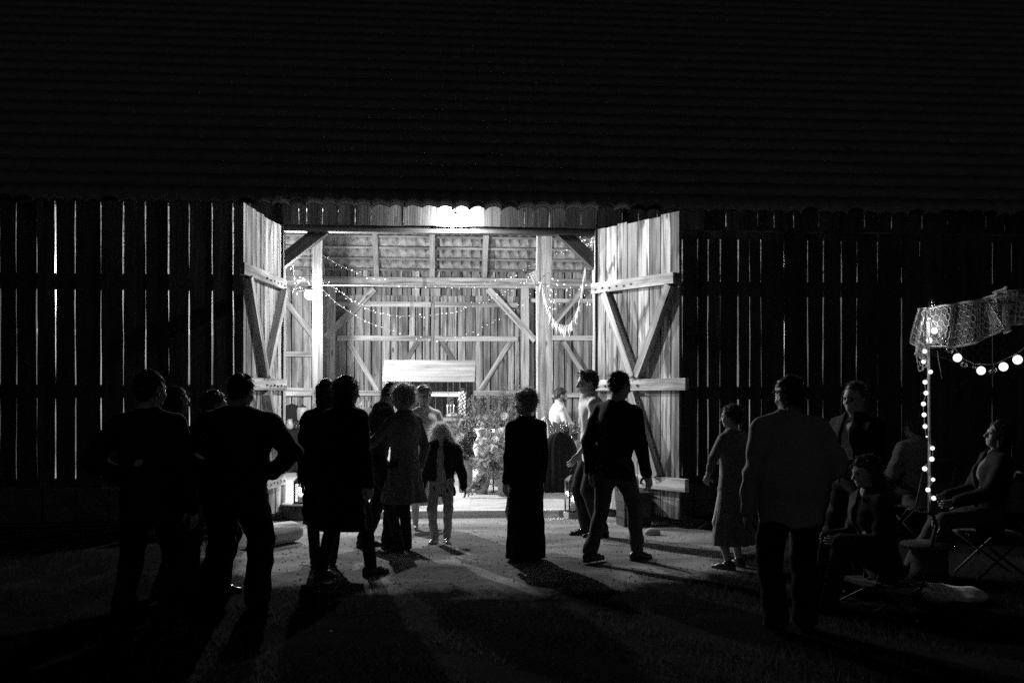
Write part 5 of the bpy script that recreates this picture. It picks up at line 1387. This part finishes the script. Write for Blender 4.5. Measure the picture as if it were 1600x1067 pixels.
# ---- garden chairs under the seated guests
def garden_chair(label, loc, yaw, sz, back=True, wd=.46):
    t = thing('garden_chair', label, 'chair', (loc[0], loc[1], 0), R(yaw), 'garden chairs under the canopy guests'); kw = dict(local=True); h_ = wd/2
    mb = MB()
    for i in range(6): mb.board((-h_, -.2+.08*i, sz-.012), (h_, -.2+.08*i, sz-.012), .065, .015, (0, 0, 1))
    mb.build('seat', M['dark_wood'], t, local=True)
    for sx in (-1, 1):
        MB().tube([(sx*h_, .2, 0), (sx*h_, -.18, sz-.03), (sx*h_, -.3, sz+.42)], .011, 6).build('leg', M['chair'], t, True, local=True)
        MB().tube([(sx*h_, -.28, 0), (sx*h_, .2, sz-.03)], .011, 6).build('leg', M['chair'], t, True, local=True)
    MB().tube([(-h_, -.3, sz+.42), (-h_*.7, -.31, sz+.50), (h_*.7, -.31, sz+.50), (h_, -.3, sz+.42)], .011, 6).build('backrest', M['chair'], t, True, local=True)
    return t
garden_chair('folding garden chair under the long-haired woman in the pale jacket', G(1378, 945), 95, .19)
garden_chair('folding garden chair under the person behind the canopy post', G(1434, 842), 20, .38)
garden_chair('folding garden chair under the person in blouse and jeans', G(1545, 900), 82, .39)
# low stump table between them, cushion, pale ribbon strip
g_ = G(1452, 905)
t = thing('stump_table', 'low round stump table in front of the canopy post', 'table', (g_[0], g_[1], 0))
MB().lathe((g_[0], g_[1], 0), [(.17, .003), (.15, .1), (.15, .24), (.16, .28)], 22).build('trunk', M['dark_wood'], t, True)
MB().lathe((g_[0], g_[1], .28), [(.23, 0), (.235, .015), (.23, .03)], 24).build('top', M['dark_wood'], t, True)
lathe_thing('wine_glass', 'stemmed wine glass on the low stump table', 'glass', (g_[0]+.03, g_[1]-.05, .311), WG, M['glass'], None, 14)
g_ = G(1487, 938)
cu = SDF().ell((0, 0, .05), (.20, .24, .055), .03).ell((-.10, .02, .055), (.14, .2, .05), .03).ell((.12, -.05, .05), (.12, .14, .05), .03)
V, Fq = cu.mesh(.011, wrinkle(8, .012))
o = tag(mesh('cushion', V, Fq, M['cushion'], None, True), 'pale mottled fleece cushion lying on the dark grass at right', 'cushion'); o.location = (g_[0], g_[1], 0)
# litter on the ground
for i, (px, py, lab) in enumerate(((475, 885, 'short pale stub on the dirt by the left women'), (517, 994, 'small pale petal on the grass, left foreground'), (800, 880, None), (886, 873, 'thin pale straw on the dirt right of the long dress'), (1318, 925, 'long pale straw on the grass at right'), (1433, 978, 'tiny white petal on the grass at far right'))):
    if not lab: continue
    g_ = G(px, py); L_ = .09 if 'stub' in lab else (.3 if 'long' in lab else (.16 if 'straw' in lab else .03))
    a_ = {0: 0, 3: -.5, 4: 1.2}.get(i, 1); c0 = np.array([g_[0], g_[1], .03 if 'grass' in lab else .012])
    tag(MB().tube([c0-np.array([math.cos(a_), math.sin(a_), 0])*L_/2, c0+np.array([0, 0, .006]), c0+np.array([math.cos(a_), math.sin(a_), 0])*L_/2], [.004, .006, .003], 5).build('straw' if 'straw' in lab else ('petal' if 'petal' in lab else 'stub'), M['white_metal'], None, True, origin=c0), lab, 'straw' if 'straw' in lab else ('petal' if 'petal' in lab else 'stub'))
